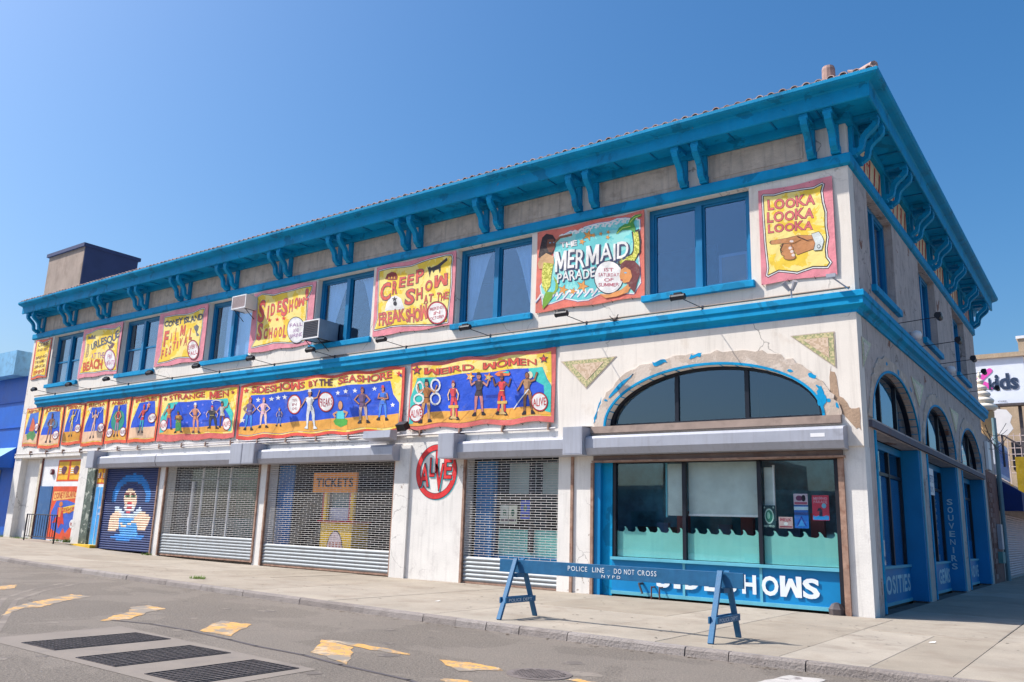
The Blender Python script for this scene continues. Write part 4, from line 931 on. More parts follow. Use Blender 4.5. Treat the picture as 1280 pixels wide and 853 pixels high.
# ================================================================ PAINTED BANNERS
PINK = (232, 140, 150); YEL = (248, 206, 36); RED = (206, 60, 52); MUL = (120, 44, 84); INK = (40, 32, 44); WH = (240, 236, 232)
ORB = (236, 96, 62); ROY = (28, 84, 210); FLO = (242, 172, 74); TUR = (60, 200, 190); FLESH = (214, 152, 110)
GU = 'painted banners between the upper windows'; GL = 'painted sideshow banners under the belt course'
def banner(label, x0, x1, z0, z1, quad, fn, bg, group, seed, amp=.016):
    t = thing('banner', label, 'banner', ((x0 + x1) / 2, -.05, z0), group=group)
    A = Art(t, x0, x1, z0, z1, quad, y=-.03, amp=amp, seed=seed); A.canvas(bg); fn(A)
    # grommets and ties
    mb = A.part('tie')
    for k in range(int((x1 - x0) / .6) + 1):
        u = min(.99, .01 + k * .6 / (x1 - x0))
        for v in (0.01, .985):
            p = A.P((u, v), 1); mb.tube(p, (p[0] + .03, -.005, p[2] + (.05 if v > .5 else -.06)), .008, M_BLACK, 4)
    A.done(); return t
def scaled(pts, k, c=None):
    c = c or (sum(p[0] for p in pts) / len(pts), sum(p[1] for p in pts) / len(pts))
    return [(c[0] + (p[0] - c[0]) * k, c[1] + (p[1] - c[1]) * k) for p in pts]
def framed(A, pts, w=.05):
    A.stroke('border_line', pts, INK, w * 2.6, 1, True); A.stroke('border_line', pts, WH, w * 2.0, 2, True); A.stroke('border_line', pts, INK, w * .9, 3, True)
    A.poly('field', pts, YELM, 4)
YELM = mat('banner_yellow', (248, 208, 70), .75, var=.07, scale=2.2, patch=[((250, 230, 150), 1.6, .48, .75), ((240, 186, 60), 2.6, .6, .5)], fine=(30, .06), bump=(3.2, .45, .05))
def badge(A, c, rx, ry, lines, ly=5, ring=(206, 60, 70), col=(190, 70, 90), w=.72, outl=True):
    k = uid('badge')
    A.ell(k, c, rx * 1.06, ry * 1.06, INK, ly); A.ell(k, c, rx, ry, ring, ly + 1); A.ell(k, c, rx * .88, ry * .9, WH, ly + 2)
    n = len(lines); hh = ry * 1.25 / n
    for i, s in enumerate(lines):
        yb = c[1] - ry * .62 + hh * (i + .82); ww = rx * w * (1 if len(s) > 3 else .45)
        A.text(s, (c[0] - ww, yb + A.sk * -ww), (c[0] + ww, yb + A.sk * ww), (c[0] - ww, yb + A.sk * -ww - hh * .68), col, ly + 3, jit=.6, part=k)
Art.sk = 0.0

def b_looka(A):
    Y = [(90, 184), (160, 180), (240, 152), (350, 137), (440, 132), (500, 104), (488, 150), (500, 230), (520, 300), (522, 400), (535, 480), (524, 560), (530, 620), (556, 655), (540, 678), (440, 680), (330, 722), (200, 703), (128, 735), (135, 690), (112, 500), (97, 300)]
    framed(A, Y)
    A.text('LOOKA', (124, 280), (452, 230), (118, 208), (226, 110, 110), 5, MUL, .02); A.text('LOOKA', (120, 370), (444, 327), (118, 298), (226, 110, 110), 5, MUL, .02); A.text('LOOKA', (126, 443), (438, 412), (124, 383), (226, 110, 110), 5, MUL, .02)
    H = [(140, 512), (148, 497), (260, 480), (330, 462), (440, 464), (458, 500), (445, 560), (400, 575), (330, 602), (300, 560), (270, 530), (245, 516), (150, 524)]
    br = (204, 138, 86)
    A.poly('hand', scaled(H, 1.04), INK, 5); A.poly('hand', H, br, 6)
    for (c, rx, ry) in (((258, 558), 46, 22), ((265, 590), 48, 22), ((278, 618), 42, 20), ((250, 535), 40, 14)):
        A.ell('hand', c, rx + 3, ry + 3, INK, 7); A.ell('hand', c, rx, ry, br, 8)
    for c in ((280, 553), (292, 578), (302, 604)): A.ell('hand', c, 12, 11, (246, 224, 214), 9)
    A.poly('hand', [(262, 505), (330, 480), (360, 490), (300, 520), (275, 522)], (196, 132, 80), 9); A.ell('hand', (290, 505), 14, 8, (246, 224, 214), 10)
    A.stroke('hand', [(230, 520), (212, 560), (216, 585)], INK, .02, 10); A.stroke('hand', [(330, 470), (400, 500), (440, 490)], INK, .015, 10)
    C = [(430, 455), (482, 440), (505, 470), (518, 505), (502, 566), (448, 570), (458, 520)]
    A.poly('hand', scaled(C, 1.06), INK, 9); A.poly('hand', C, (220, 226, 222), 10); A.ell('hand', (483, 543), 13, 14, INK, 11); A.ell('hand', (483, 543), 9, 10, (220, 226, 222), 12)
banner('pink and yellow LOOKA banner with a pointing hand at the building corner', -2.08, -.35, 7.37, 9.72, [(48, 145), (570, 38), (615, 740), (82, 805)], b_looka, PINK, GU, 1)

def b_mermaid(A):
    sea = [(215, 280), (270, 218), (340, 182), (400, 190), (450, 158), (560, 130), (640, 114), (700, 85), (760, 80), (830, 90), (866, 100), (868, 160), (850, 250), (860, 400), (868, 560), (820, 640), (560, 645), (480, 690), (400, 705), (300, 690), (200, 722), (130, 735), (110, 600), (190, 480), (215, 380)]
    A.stroke('sea', sea, (90, 80, 170), .09, 1, True); A.stroke('sea', sea, WH, .07, 2, True); A.poly('sea', sea, mat('banner_sea', (110, 206, 208), .75, var=.12, scale=1.3, patch=[((156, 222, 214), 1.6, .5, .8)]), 3)
    for i in range(12):
        t = i / 11; x = 275 + t * 560; y = 222 - t * 142 + 6 * math.sin(i * 2)
        A.stroke('sea', [(x - 24, y + 10), (x - 18, y - 8), (x, y - 18), (x + 18, y - 10), (x + 14, y + 4), (x + 2, y + 2)], WH, .045, 4)
    for i in range(9):
        x = 100 + i * 55; y = 700 - i * 7; A.stroke('sea', [(x - 30, y + 20), (x - 10, y - 5), (x + 8, y - 34), (x + 26, y - 36), (x + 30, y - 18), (x + 18, y - 14)], WH, .055, 4)
        A.stroke('sea', [(x - 26, y + 26), (x - 6, y + 2), (x + 14, y - 22)], (70, 90, 170), .02, 5)
    A.text('THE', (262, 306), (392, 288), (258, 266), WH, 6, (40, 50, 110), .03); 
    for dx, dy, col, ly, of in ((8, 9, (50, 60, 100), 6, .045), (0, 0, WH, 8, .012)):
        BLm, BRm = A.H((220 + dx, 486 + dy)), A.H((780 + dx, 368 + dy)); TLm, TRm = A.H((222 + dx, 336 + dy)), A.H((786 + dx, 242 + dy))
        v, f = string_geo('MERMAID', of, .5, 3, .12)
        A.tris('lettering', [tuple((BLm[k] * (1 - p) + BRm[k] * p) * (1 - q) + (TLm[k] * (1 - p) + TRm[k] * p) * q for k in (0, 1)) for p, q in v], f, paint(col), ly)
    A.text('PARADE', (246, 576), (534, 528), (246, 500), (50, 60, 100), 6, None, .04); A.text('PARADE', (240, 570), (528, 522), (240, 494), WH, 8, None, .015)
    for c, r in (((285, 628), 40), ((362, 640), 30), ((436, 596), 46), ((432, 262), 26), ((478, 215), 40), ((520, 214), 18), ((575, 202), 16), ((632, 186), 16), ((628, 226), 18)):
        A.star('starfish', c, r * 1.15, INK, 4, .3); A.star('starfish', c, r, (236, 160, 76), 5, .3)
    # left mermaid
    A.poly('left_mermaid', [(150, 205), (200, 212), (226, 250), (222, 300), (205, 345), (170, 372), (120, 380), (88, 385), (95, 340), (108, 280), (118, 235)], (44, 28, 34), 5)
    A.poly('left_mermaid', [(160, 248), (205, 240), (222, 275), (214, 315), (195, 345), (168, 340), (152, 300)], (120, 66, 44), 6)
    A.ell('left_mermaid', (180, 272), 8, 4, (120, 190, 220), 7); A.ell('left_mermaid', (208, 268), 5, 4, (120, 190, 220), 7); A.ell('left_mermaid', (206, 318), 9, 5, (160, 40, 60), 7)
    A.poly('left_mermaid', [(150, 350), (205, 372), (212, 420), (195, 470), (190, 540), (170, 620), (135, 610), (115, 540), (118, 470), (95, 470), (84, 430), (108, 380)], (212, 166, 120), 6)
    TAILM = mosaic_mat('scale_pattern', (170, 170, 40), (232, 226, 110), 24)
    A.poly('left_mermaid', [(130, 420), (206, 430), (192, 520), (185, 600), (150, 650), (120, 600), (118, 500)], TAILM, 7)
    A.poly('left_mermaid', [(150, 640), (205, 645), (200, 690), (160, 740), (125, 772), (128, 700)], (120, 170, 50), 7)
    A.poly('left_mermaid', [(205, 520), (238, 560), (248, 610), (225, 655), (190, 668), (222, 628), (226, 580)], (150, 180, 60), 7); A.stroke('left_mermaid', [(222, 262), (260, 225), (350, 205)], (150, 96, 66), .07, 6)
    # right mermaid tail, fins, head
    A.stroke('right_mermaid', [(842, 190), (852, 260), (848, 330), (820, 375), (770, 395), (720, 402)], INK, .235, 5); A.stroke('right_mermaid', [(842, 190), (852, 260), (848, 330), (820, 375), (770, 395), (720, 402)], TAILM, .2, 6) if False else None
    for i, (p, q) in enumerate((((842, 190), (852, 260)), ((852, 260), (848, 330)), ((848, 330), (820, 375)), ((820, 375), (770, 395)), ((770, 395), (720, 402)))):
        A.poly('right_mermaid', [(p[0] - 20, p[1] - 6), (p[0] + 18, p[1] - 6), (q[0] + 20, q[1] + 14), (q[0] - 22, q[1] + 12)] if i < 3 else [(p[0], p[1] - 22), (p[0] + 14, p[1] + 22), (q[0], q[1] + 24), (q[0] - 6, q[1] - 20)], TAILM, 6)
    A.poly('right_mermaid', [(838, 195), (800, 165), (740, 168), (690, 200), (712, 150), (760, 120), (800, 122), (840, 150)], (70, 150, 60), 7)
    A.poly('right_mermaid', [(780, 125), (800, 80), (840, 55), (888, 52), (878, 72), (845, 80), (825, 110), (838, 150)], (70, 150, 60), 7)
    A.stroke('right_mermaid', [(700, 192), (740, 152), (800, 140)], (190, 210, 90), .025, 8); A.stroke('right_mermaid', [(800, 110), (830, 76), (880, 60)], (190, 210, 90), .025, 8)
    badge(A, (635, 525), 108, 120, ('1ST', 'SATURDAY', 'OF', 'SUMMER'), 5, WH, (190, 90, 110))
    A.poly('right_mermaid', [(722, 430), (760, 396), (830, 400), (870, 440), (872, 500), (850, 560), (830, 640), (790, 600), (760, 560), (730, 500)], (112, 44, 50), 9)
    A.poly('right_mermaid', [(726, 470), (760, 448), (800, 470), (812, 520), (790, 560), (750, 572), (724, 545), (716, 515)], (228, 150, 82), 10)
    A.poly('right_mermaid', [(566, 650), (640, 655), (730, 620), (790, 570), (806, 590), (780, 640), (700, 672), (610, 682)], (228, 150, 82), 9); A.ell('right_mermaid', (762, 492), 12, 5, (120, 190, 220), 11); A.ell('right_mermaid', (732, 548), 10, 5, (180, 50, 60), 11)
banner('turquoise and red mermaid parade banner between two upper windows', -8.57, -5.15, 7.5, 9.88, [(80, 195), (905, 18), (905, 665), (68, 803)], b_mermaid, (226, 116, 98), GU, 2)

def b_creep(A):
    A.sk = -.17
    Y = [(112, 216), (250, 192), (400, 172), (560, 122), (700, 84), (745, 86), (750, 110), (735, 200), (730, 330), (715, 450), (700, 560), (690, 670), (600, 688), (480, 684), (350, 696), (200, 700), (62, 735), (95, 640), (105, 450), (110, 300)]
    framed(A, Y)
    A.poly('pumpkin', [(162, 290), (180, 245), (225, 222), (262, 230), (277, 262), (272, 295), (220, 300)], (150, 50, 40), 5)
    for x in (190, 215, 240): A.poly('pumpkin', [(x, 285), (x + 9, 262), (x + 16, 285)], (250, 190, 60), 6)
    A.chars([('C', 122, 468, 214, 305), ('R', 228, 415, 275, 292), ('E', 290, 370, 345, 262), ('E', 358, 353, 415, 238), ('P', 435, 318, 503, 188), ('S', 343, 515, 420, 372), ('H', 435, 466, 490, 358), ('O', 512, 396, 577, 290), ('W', 592, 362, 710, 238), ('A', 498, 508, 536, 428), ('T', 540, 497, 580, 425), ('T', 610, 487, 642, 415), ('H', 646, 482, 676, 412), ('E', 679, 476, 712, 405)], (224, 96, 80), 7, (110, 80, 110), .02)
    A.text('FREAK', (103, 688), (328, 664), (106, 582), (224, 108, 94), 5, (110, 80, 110), .02); A.text('SHOW', (342, 664), (520, 640), (345, 552), (224, 108, 94), 5, (110, 80, 110), .02)
    A.poly('skull', [(158, 572), (172, 510), (205, 452), (260, 434), (305, 465), (330, 545), (325, 560)], WH, 5); A.star('skull', (248, 470), 26, (50, 46, 56), 6); A.ell('skull', (252, 508), 16, 20, (50, 46, 56), 7)
    K = (56, 50, 56)
    A.poly('cat', [(533, 182), (545, 190), (556, 178), (565, 192), (625, 165), (645, 150), (710, 98), (714, 125), (670, 160), (652, 178), (652, 215), (640, 242), (632, 205), (600, 215), (585, 240), (572, 210), (560, 240), (552, 280), (545, 240), (540, 215)], K, 5)
    badge(A, (611, 594), 84, 98, ('WEEKENDS', 'IN', 'OCTOBER'), 7)
banner('pink and yellow CREEP SHOW banner with a black cat', -15.05, -11.6, 7.5, 9.88, [(85, 175), (790, 38), (735, 695), (40, 800)], b_creep, PINK, GU, 3)

def b_school(A):
    A.sk = -.17
    Y = [(168, 228), (215, 208), (330, 222), (420, 190), (560, 170), (660, 140), (728, 120), (722, 160), (682, 250), (678, 330), (668, 450), (650, 560), (640, 690), (480, 705), (330, 710), (200, 740), (105, 773), (150, 690), (160, 500), (165, 300)]
    framed(A, Y)
    A.chars([('S', 172, 490, 248, 265), ('I', 266, 457, 288, 320), ('D', 302, 427, 350, 302), ('E', 370, 397, 420, 268), ('S', 420, 425, 490, 240), ('H', 500, 380, 545, 252), ('O', 555, 352, 602, 232), ('W', 598, 330, 662, 235), ('!', 668, 268, 698, 145),
             ('S', 160, 685, 220, 512), ('C', 230, 665, 272, 560), ('H', 282, 663, 322, 550), ('O', 332, 656, 374, 545), ('O', 382, 650, 424, 538), ('L', 432, 652, 470, 525)], (228, 96, 84), 5, (150, 90, 130), .025)
    for c in ((290, 480), (370, 470), (442, 458)): A.star('star', c, 26, (222, 66, 56), 5)
    badge(A, (572, 578), 90, 130, ('FALL', 'AND', 'SPRING'), 7, (226, 226, 230), (170, 120, 170))
banner('faded pink and yellow SIDESHOW SCHOOL banner beside a window air conditioner', -21.52, -18.05, 7.56, 9.88, [(125, 190), (775, 62), (712, 722), (60, 840)], b_school, (232, 146, 158), GU, 4)

def b_film(A):
    A.sk = -.17
    Y = [(168, 212), (270, 202), (400, 190), (520, 165), (600, 128), (640, 122), (618, 180), (602, 330), (575, 480), (545, 690), (430, 700), (280, 705), (160, 745), (62, 770), (100, 680), (140, 460)]
    framed(A, Y)
    A.text('CONEY ISLAND', (162, 330), (614, 248), (168, 262), (90, 90, 100), 5, (50, 50, 70), .03)
    A.chars([('F', 140, 578, 212, 382), ('I', 226, 512, 248, 398), ('L', 278, 482, 318, 342), ('M', 345, 448, 416, 318), ('L', 454, 482, 500, 345), ('F', 105, 725, 142, 615), ('E', 155, 690, 188, 590), ('S', 200, 660, 236, 560), ('T', 248, 615, 292, 512), ('I', 302, 590, 324, 500), ('V', 332, 572, 378, 468), ('A', 386, 560, 438, 420)], (226, 100, 80), 5, (150, 90, 110), .02)
    A.poly('projector', [(510, 330), (545, 305), (570, 330), (560, 370), (545, 400), (575, 440), (540, 450), (530, 390), (515, 360)], (110, 112, 120), 5)
    badge(A, (496, 615), 66, 116, ('EVERY', 'FALL'), 7, (206, 90, 100), (200, 70, 90), .8)
banner('pink and yellow CONEY ISLAND FILM FESTIVAL banner left of the tall white-blind window', -27.8, -24.4, 7.57, 9.88, [(115, 165), (700, 48), (600, 745), (15, 820)], b_film, (232, 144, 156), GU, 5)

def b_burl(A):
    A.sk = -.15
    Y = [(150, 245), (230, 215), (300, 190), (400, 178), (500, 182), (560, 150), (572, 170), (540, 300), (520, 480), (500, 700), (380, 705), (250, 720), (60, 740), (95, 600), (130, 420)]
    framed(A, Y)
    A.chars([('B', 136, 518, 192, 345)], (206, 170, 120), 5, (80, 84, 100), .02)
    A.text('URLESQUE', (208, 450), (552, 290), (206, 362), (96, 100, 116), 5, None, .035); A.text('AT THE', (205, 555), (362, 545), (212, 475), (180, 120, 160), 5, None, .02)
    A.text('BEACH', (96, 708), (328, 680), (108, 592), (222, 96, 60), 5, (150, 60, 60), .03)
    A.poly('crown', [(170, 300), (180, 250), (205, 275), (225, 240), (245, 275), (268, 245), (272, 300)], (120, 110, 110), 5)
    A.poly('dancer', [(410, 370), (440, 400), (470, 350), (500, 370), (470, 420), (430, 440)], (120, 90, 100), 5)
    badge(A, (432, 572), 70, 130, ('FRI', 'NIGHTS'), 6, (214, 130, 170), (200, 120, 160), .8)
banner('pink and orange BURLESQUE AT THE BEACH banner', -34.1, -30.7, 7.57, 9.88, [(125, 180), (610, 85), (505, 745), (20, 815)], b_burl, (232, 148, 160), GU, 6)
def b_first(A):
    framed(A, [(.1, .06), (.5, .09), (.92, .05), (.9, .5), (.93, .94), (.5, .9), (.1, .95), (.14, .5)], .04)
    for i, (s, z) in enumerate((('COME', .82), ('AND SEE', .69), ('BRING', .5), ('THE FAMILY', .38), ('SINCE', .26), ('1980', .11))):
        A.text(s, (.2, z), (.84, z + .01), (.2, z + (.1 if i in (0, 5) else .07)), (130, 80, 60) if i < 5 else (200, 70, 40), 5, None, .03)
def b_first_(A): A.H = lambda p: p; b_first(A)
banner('narrow orange banner ending in 1980 at the left end of the upper floor', -38.75, -37.15, 7.9, 9.86, None, b_first_, (226, 104, 76), GU, 7)

# ---- lower row
def man(A, x, yt, yb, hat=None, skin=FLESH, top=(220, 60, 60), legs=(60, 60, 90), arm='down', ly=5, w=1.0, boots=INK, extra=None, n='figure'):
    h = yb - yt; n = uid(n); r = random.Random(int(x * 7 + yt)); sw = A.h * (h / A.ppx); q = r.choice((-1, 1)); HW = h * .085 * w
    def X(t): return x + HW * t
    def Y(t): return yt + h * t
    def shp(pts, col, l, ln=.010):
        P = [(X(a_), Y(b_)) for a_, b_ in pts]; A.stroke(n, P, INK, max(.012, sw * ln * 1.6), l, True); A.poly(n, P, col, l + 1)
    hip = .18 * q
    for sd in (-1, 1):   # legs, weight on one side
        kx = .62 * sd + (.35 * sd if sd == q else 0); ax = .7 * sd + (.55 * sd if sd == q else .05)
        shp([(sd * .08 + hip, .52), (sd * 1.0 + hip, .50), (kx + sd * .38, .66), (kx + sd * .34, .76), (ax + sd * .26, .93), (ax - sd * .16, .93), (kx - sd * .3, .76), (kx - sd * .36, .66)], legs, ly)
        shp([(ax - sd * .2, .925), (ax + sd * .28, .925), (ax + sd * .8, .985), (ax + sd * .7, 1.0), (ax - sd * .22, 1.0)], boots, ly + 1)
    lt = tuple(min(255, c + 34) for c in legs); A.stroke(n, [(X(.5 + hip), Y(.55)), (X(.66), Y(.75))], lt, sw * .012, ly + 2)
    shp([(-.3, .175), (.3, .175), (1.2, .205), (1.25, .27), (.82, .33), (.66, .40), (.95 + hip, .50), (.9 + hip, .545), (-.9 + hip, .545), (-.95 + hip, .50), (-.66, .40), (-.82, .33), (-1.25, .27), (-1.2, .205)], top, ly + 1)
    dk = tuple(int(c * .72) for c in top); A.poly(n, [(X(.35), Y(.22)), (X(1.1), Y(.25)), (X(.6), Y(.4)), (X(.8), Y(.52)), (X(.3), Y(.52)), (X(.2), Y(.38))], dk, ly + 3)
    A.stroke(n, [(X(-.62), Y(.415)), (X(.62), Y(.415))], r.choice(((240, 220, 120), (60, 40, 50), (236, 236, 236))), sw * .016, ly + 4)
    arms = {'down': (((-1.15, .23), (-1.75, .36), (-1.5, .49)), ((1.15, .23), (1.75, .36), (1.5, .49))), 'up': (((-1.15, .23), (-2.1, .29), (-2.6, .11)), ((1.15, .23), (2.1, .30), (2.7, .13))),
            'wave': (((-1.15, .23), (-1.9, .35), (-2.6, .44)), ((1.15, .23), (2.2, .2), (2.9, .03))), 'hip': (((-1.15, .23), (-2.2, .35), (-1.0, .46)), ((1.15, .23), (2.2, .36), (1.0, .47))), 'in': (((-1.15, .23), (-1.5, .36), (.1, .36)), ((1.15, .23), (1.5, .37), (0, .39)))}[arm]
    for a_ in arms:
        P = [(X(u), Y(v)) for u, v in a_]; A.stroke(n, P, INK, sw * .060, ly + 4); A.stroke(n, P[:2], skin, sw * .046, ly + 5); A.stroke(n, P[1:], skin, sw * .036, ly + 5); A.ell(n, P[2], h * .017, h * .02, skin, ly + 5, 8)
    A.poly(n, [(X(-.3), Y(.14)), (X(.3), Y(.14)), (X(.38), Y(.2)), (X(-.38), Y(.2))], skin, ly + 3)
    hc = (X(.06 * q), Y(.092)); hair = r.choice(((60, 36, 30), (150, 80, 40), (40, 34, 40), (214, 170, 90)))
    A.ell(n, hc, h * .052, h * .082, INK, ly + 4, 14); A.ell(n, (hc[0], hc[1] - h * .012), h * .049, h * .07, hair, ly + 5, 14); A.ell(n, (hc[0], hc[1] + h * .008), h * .038, h * .062, skin, ly + 6, 12)
    for sd in (-1, 1): A.ell(n, (hc[0] + sd * h * .015, hc[1] - h * .004), h * .0085, h * .008, INK, ly + 7, 6); A.ell(n, (hc[0] + sd * h * .024, hc[1] + h * .022), h * .008, h * .009, (226, 110, 100), ly + 7, 6)
    A.stroke(n, [(hc[0] - h * .014, hc[1] + h * .036), (hc[0] + h * .014, hc[1] + h * .036)], (180, 40, 44), sw * .011, ly + 7)
    if hat: A.poly(n, [(hc[0] - h * .075, hc[1] - h * .035), (hc[0] - h * .04, hc[1] - h * .045), (hc[0] - h * .032, hc[1] - h * .11), (hc[0] + h * .032, hc[1] - h * .11), (hc[0] + h * .04, hc[1] - h * .045), (hc[0] + h * .075, hc[1] - h * .035)], hat, ly + 7)
    if extra: extra()
def stagewash(A, floor, wall, seed):
    r = random.Random(seed)
    (x0, y0), (x1, y1), (x2, y2), (x3, y3) = floor
    for k in range(1, 9):
        t = k / 9; A.stroke('floor_board', [(x0 + (x1 - x0) * t, y0 + (y1 - y0) * t), (x3 + (x2 - x3) * (t * 1.06 - .03), y3 + (y2 - y3) * t)], (206, 134, 60), .014, 4)
    (a0, b0), (a1, b1), (a2, b2), (a3, b3) = wall
    for k in range(10):
        u, v = r.uniform(.05, .9), r.uniform(.08, .9); px_ = a0 + (a1 - a0) * u + (a3 - a0) * v * .2; py_ = b0 + (b1 - b0) * u + (b3 - b0) * v; l = (a1 - a0) * r.uniform(.04, .12)
        A.stroke('brush_stroke', [(px_, py_), (px_ + l, py_ + r.uniform(-.12, .04) * l)], r.choice(((58, 96, 214), (44, 82, 206), (28, 60, 170))), r.uniform(.03, .09), 3)
def alive(A, c, rx, ry, ly=6, s='ALIVE'): badge(A, c, rx, ry, (s,) if isinstance(s, str) else s, ly, (206, 60, 70), (206, 60, 60), .78)

def b_ww(A):
    A.ppx = 500; A.sk = -.07
    A.poly('field', [(150, 228), (1112, 105), (1098, 560), (148, 604)], YELM, 1)
    A.poly('stage', [(180, 302), (1045, 215), (1075, 300), (1100, 340), (1095, 540), (150, 592), (140, 560), (150, 420)], ROY, 2)
    A.poly('stage', [(148, 592), (250, 522), (560, 512), (850, 498), (1096, 496), (1096, 552), (148, 606)], FLO, 3)
    A.poly('stage', [(182, 302), (305, 290), (262, 340), (235, 420), (190, 470), (165, 592), (142, 594), (142, 425)], TUR, 4); A.poly('stage', [(942, 226), (1045, 215), (1072, 300), (1104, 350), (1096, 535), (1058, 530), (1052, 350), (1000, 320), (960, 270)], TUR, 4)
    stagewash(A, [(250, 524), (1090, 500), (1094, 548), (150, 604)], [(300, 300), (930, 232), (930, 480), (300, 500)], 1)
    A.text('WEIRD', (230, 276), (562, 244), (228, 236), (222, 84, 62), 5, (120, 60, 90), .004, .35); A.text('WOMEN', (624, 232), (1006, 196), (622, 186), (222, 84, 62), 5, (120, 60, 90), .004, .35)
    for c in ((178, 250), (1057, 156)): A.star('star', c, 36, (50, 60, 90), 5); A.star('star', c, 24, (222, 66, 60), 6)
    alive(A, (183, 525), 42, 54); alive(A, (1020, 467), 58, 66)
    man(A, 245, 312, 585, (40, 50, 70), FLESH, (190, 120, 60), (214, 160, 110), 'up')
    for c, rx, ry in (((300, 345), 28, 40), ((300, 435), 30, 38), ((200, 360), 22, 34), ((195, 435), 30, 30)):
        A.stroke('snake', [(c[0] + rx * math.cos(t * .5236), c[1] + ry * math.sin(t * .5236)) for t in range(12)], WH, .06, 9, True)
    for (x, t, b, top, sk) in ((420, 320, 480, (222, 70, 84), (236, 196, 170)), (752, 270, 455, (230, 60, 70), (120, 70, 60))):
        man(A, x, t, b + 90, (150, 60, 60), sk, top, top, 'down' if x < 500 else 'up'); 
        A.poly('stool', [(x - 34, b), (x + 36, b - 3), (x + 36, b + 16), (x - 34, b + 19)], (222, 180, 90), 9); A.poly('stool', [(x - 36, b + 19), (x + 38, b + 16), (x + 38, b + 110), (x - 36, b + 113)], None or ROY, 8) if x < 500 and False else None
        A.poly('stool', [(x - 7, b + 19), (x + 9, b + 18), (x + 9, b + 66), (x + 30, b + 84), (x - 26, b + 86), (x - 7, b + 66)], (214, 180, 120), 9)
    A.poly('basket', [(700, 268), (720, 284), (806, 282), (815, 266), (780, 250), (730, 250)], (236, 120, 60), 9); A.poly('basket', [(752, 262), (808, 248), (800, 268)], TUR, 10)
    man(A, 598, 262, 552, (70, 50, 60), (206, 140, 130), (70, 60, 76), (206, 130, 130), 'up'); 
    for x in (538, 660): A.star('flame', (x, 288), 34, (246, 150, 50), 9, .2); A.star('flame', (x, 292), 20, (240, 220, 140), 10)
    man(A, 932, 250, 552, None, (170, 112, 76), (186, 140, 100), (150, 100, 66), 'wave'); A.ell('figure', (955, 275), 20, 26, (236, 230, 200), 7); A.ell('figure', (940, 280), 13, 20, (190, 120, 90), 8)
    A.stroke('sword', [(838, 506), (945, 376)], (226, 230, 236), .035, 9)
banner('WEIRD WOMEN banner with five performers on a blue stage', -13.2, -7.86, 4.38, 6.42, [(138, 205), (1148, 75), (1115, 600), (130, 630)], b_ww, (222, 110, 104), GL, 8, .03)
def b_sbs(A):
    A.ppx = 480; A.sk = -.1
    A.poly('field', [(80, 246), (1205, 116), (1165, 545), (62, 580)], YELM, 1)
    A.poly('stage', [(128, 306), (1110, 205), (1130, 300), (1172, 362), (1166, 530), (62, 575), (66, 500), (104, 420)], ROY, 2)
    A.poly('stage', [(62, 520), (300, 498), (700, 470), (1168, 440), (1164, 530), (62, 572)], FLO, 3)
    stagewash(A, [(80, 520), (1160, 442), (1160, 528), (66, 570)], [(140, 310), (1090, 215), (1100, 420), (140, 490)], 2)
    A.text('SIDESHOWS', (132, 290), (502, 250), (131, 243), (222, 84, 62), 5, (120, 60, 90), .004, .35); A.text('BY', (532, 248), (592, 242), (532, 206), (222, 84, 62), 5, (120, 60, 90), .004, .35); A.text('THE', (606, 240), (692, 231), (606, 192), (110, 60, 70), 5, (60, 60, 90), .004, .35); A.text('SEASHORE', (738, 224), (1122, 184), (737, 176), (222, 84, 62), 5, (120, 60, 90), .004, .35)
    A.star('star', (98, 270), 20, (222, 66, 60), 5); A.star('star', (1180, 150), 26, (222, 66, 60), 5); A.star('star', (1192, 160), 15, (30, 60, 140), 6)
    for c in ((85, 475), (180, 335), (273, 328), (316, 322), (360, 318), (733, 288), (792, 280), (858, 275), (992, 258), (1125, 378)): A.star('star', c, 19, WH, 4)
    badge(A, (428, 367), 48, 68, ('TEN', 'IN', 'ONE'), 5, (206, 60, 70), (160, 60, 80)); badge(A, (650, 352), 52, 70, ('FREAKS',), 5, (206, 60, 70), (170, 50, 70), .82)
    man(A, 130, 322, 538, (180, 60, 60), (190, 140, 130), (110, 90, 150), (60, 140, 220), 'hip'); man(A, 223, 322, 530, (226, 120, 80), (240, 200, 190), (240, 190, 200), (236, 200, 190), 'hip', w=1.15)
    man(A, 330, 390, 514, (100, 110, 140), (226, 180, 150), (70, 100, 190), (90, 130, 210), 'down'); man(A, 540, 268, 535, (236, 236, 236), (206, 150, 120), (236, 236, 238), (236, 236, 238), 'wave', w=1.05, boots=(240, 240, 240))
    A.poly('figure', [(698, 490), (720, 466), (780, 464), (806, 480), (800, 508), (750, 528), (710, 515)], (80, 170, 70), 5); A.poly('figure', [(722, 420), (780, 416), (782, 470), (722, 472)], (90, 210, 220), 6)
    A.stroke('figure', [(725, 425), (700, 440), (712, 460)], FLESH, .07, 7); A.stroke('figure', [(778, 420), (804, 430), (790, 452)], FLESH, .07, 7); A.ell('figure', (753, 378), 19, 34, INK, 6); A.ell('figure', (753, 378), 16, 31, (222, 160, 120), 7)
    man(A, 910, 248, 508, (120, 60, 60), (190, 130, 110), (110, 80, 120), (200, 170, 160), 'hip', w=1.1); man(A, 1055, 240, 482, (220, 80, 70), (200, 130, 100), (60, 120, 220), (70, 130, 220), 'in', w=1.2)
banner('long SIDESHOWS BY THE SEASHORE banner over the ticket booth shutter', -21.72, -13.45, 4.35, 6.39, [(62, 228), (1228, 90), (1180, 562), (45, 605)], b_sbs, (226, 84, 70), GL, 9, .03)
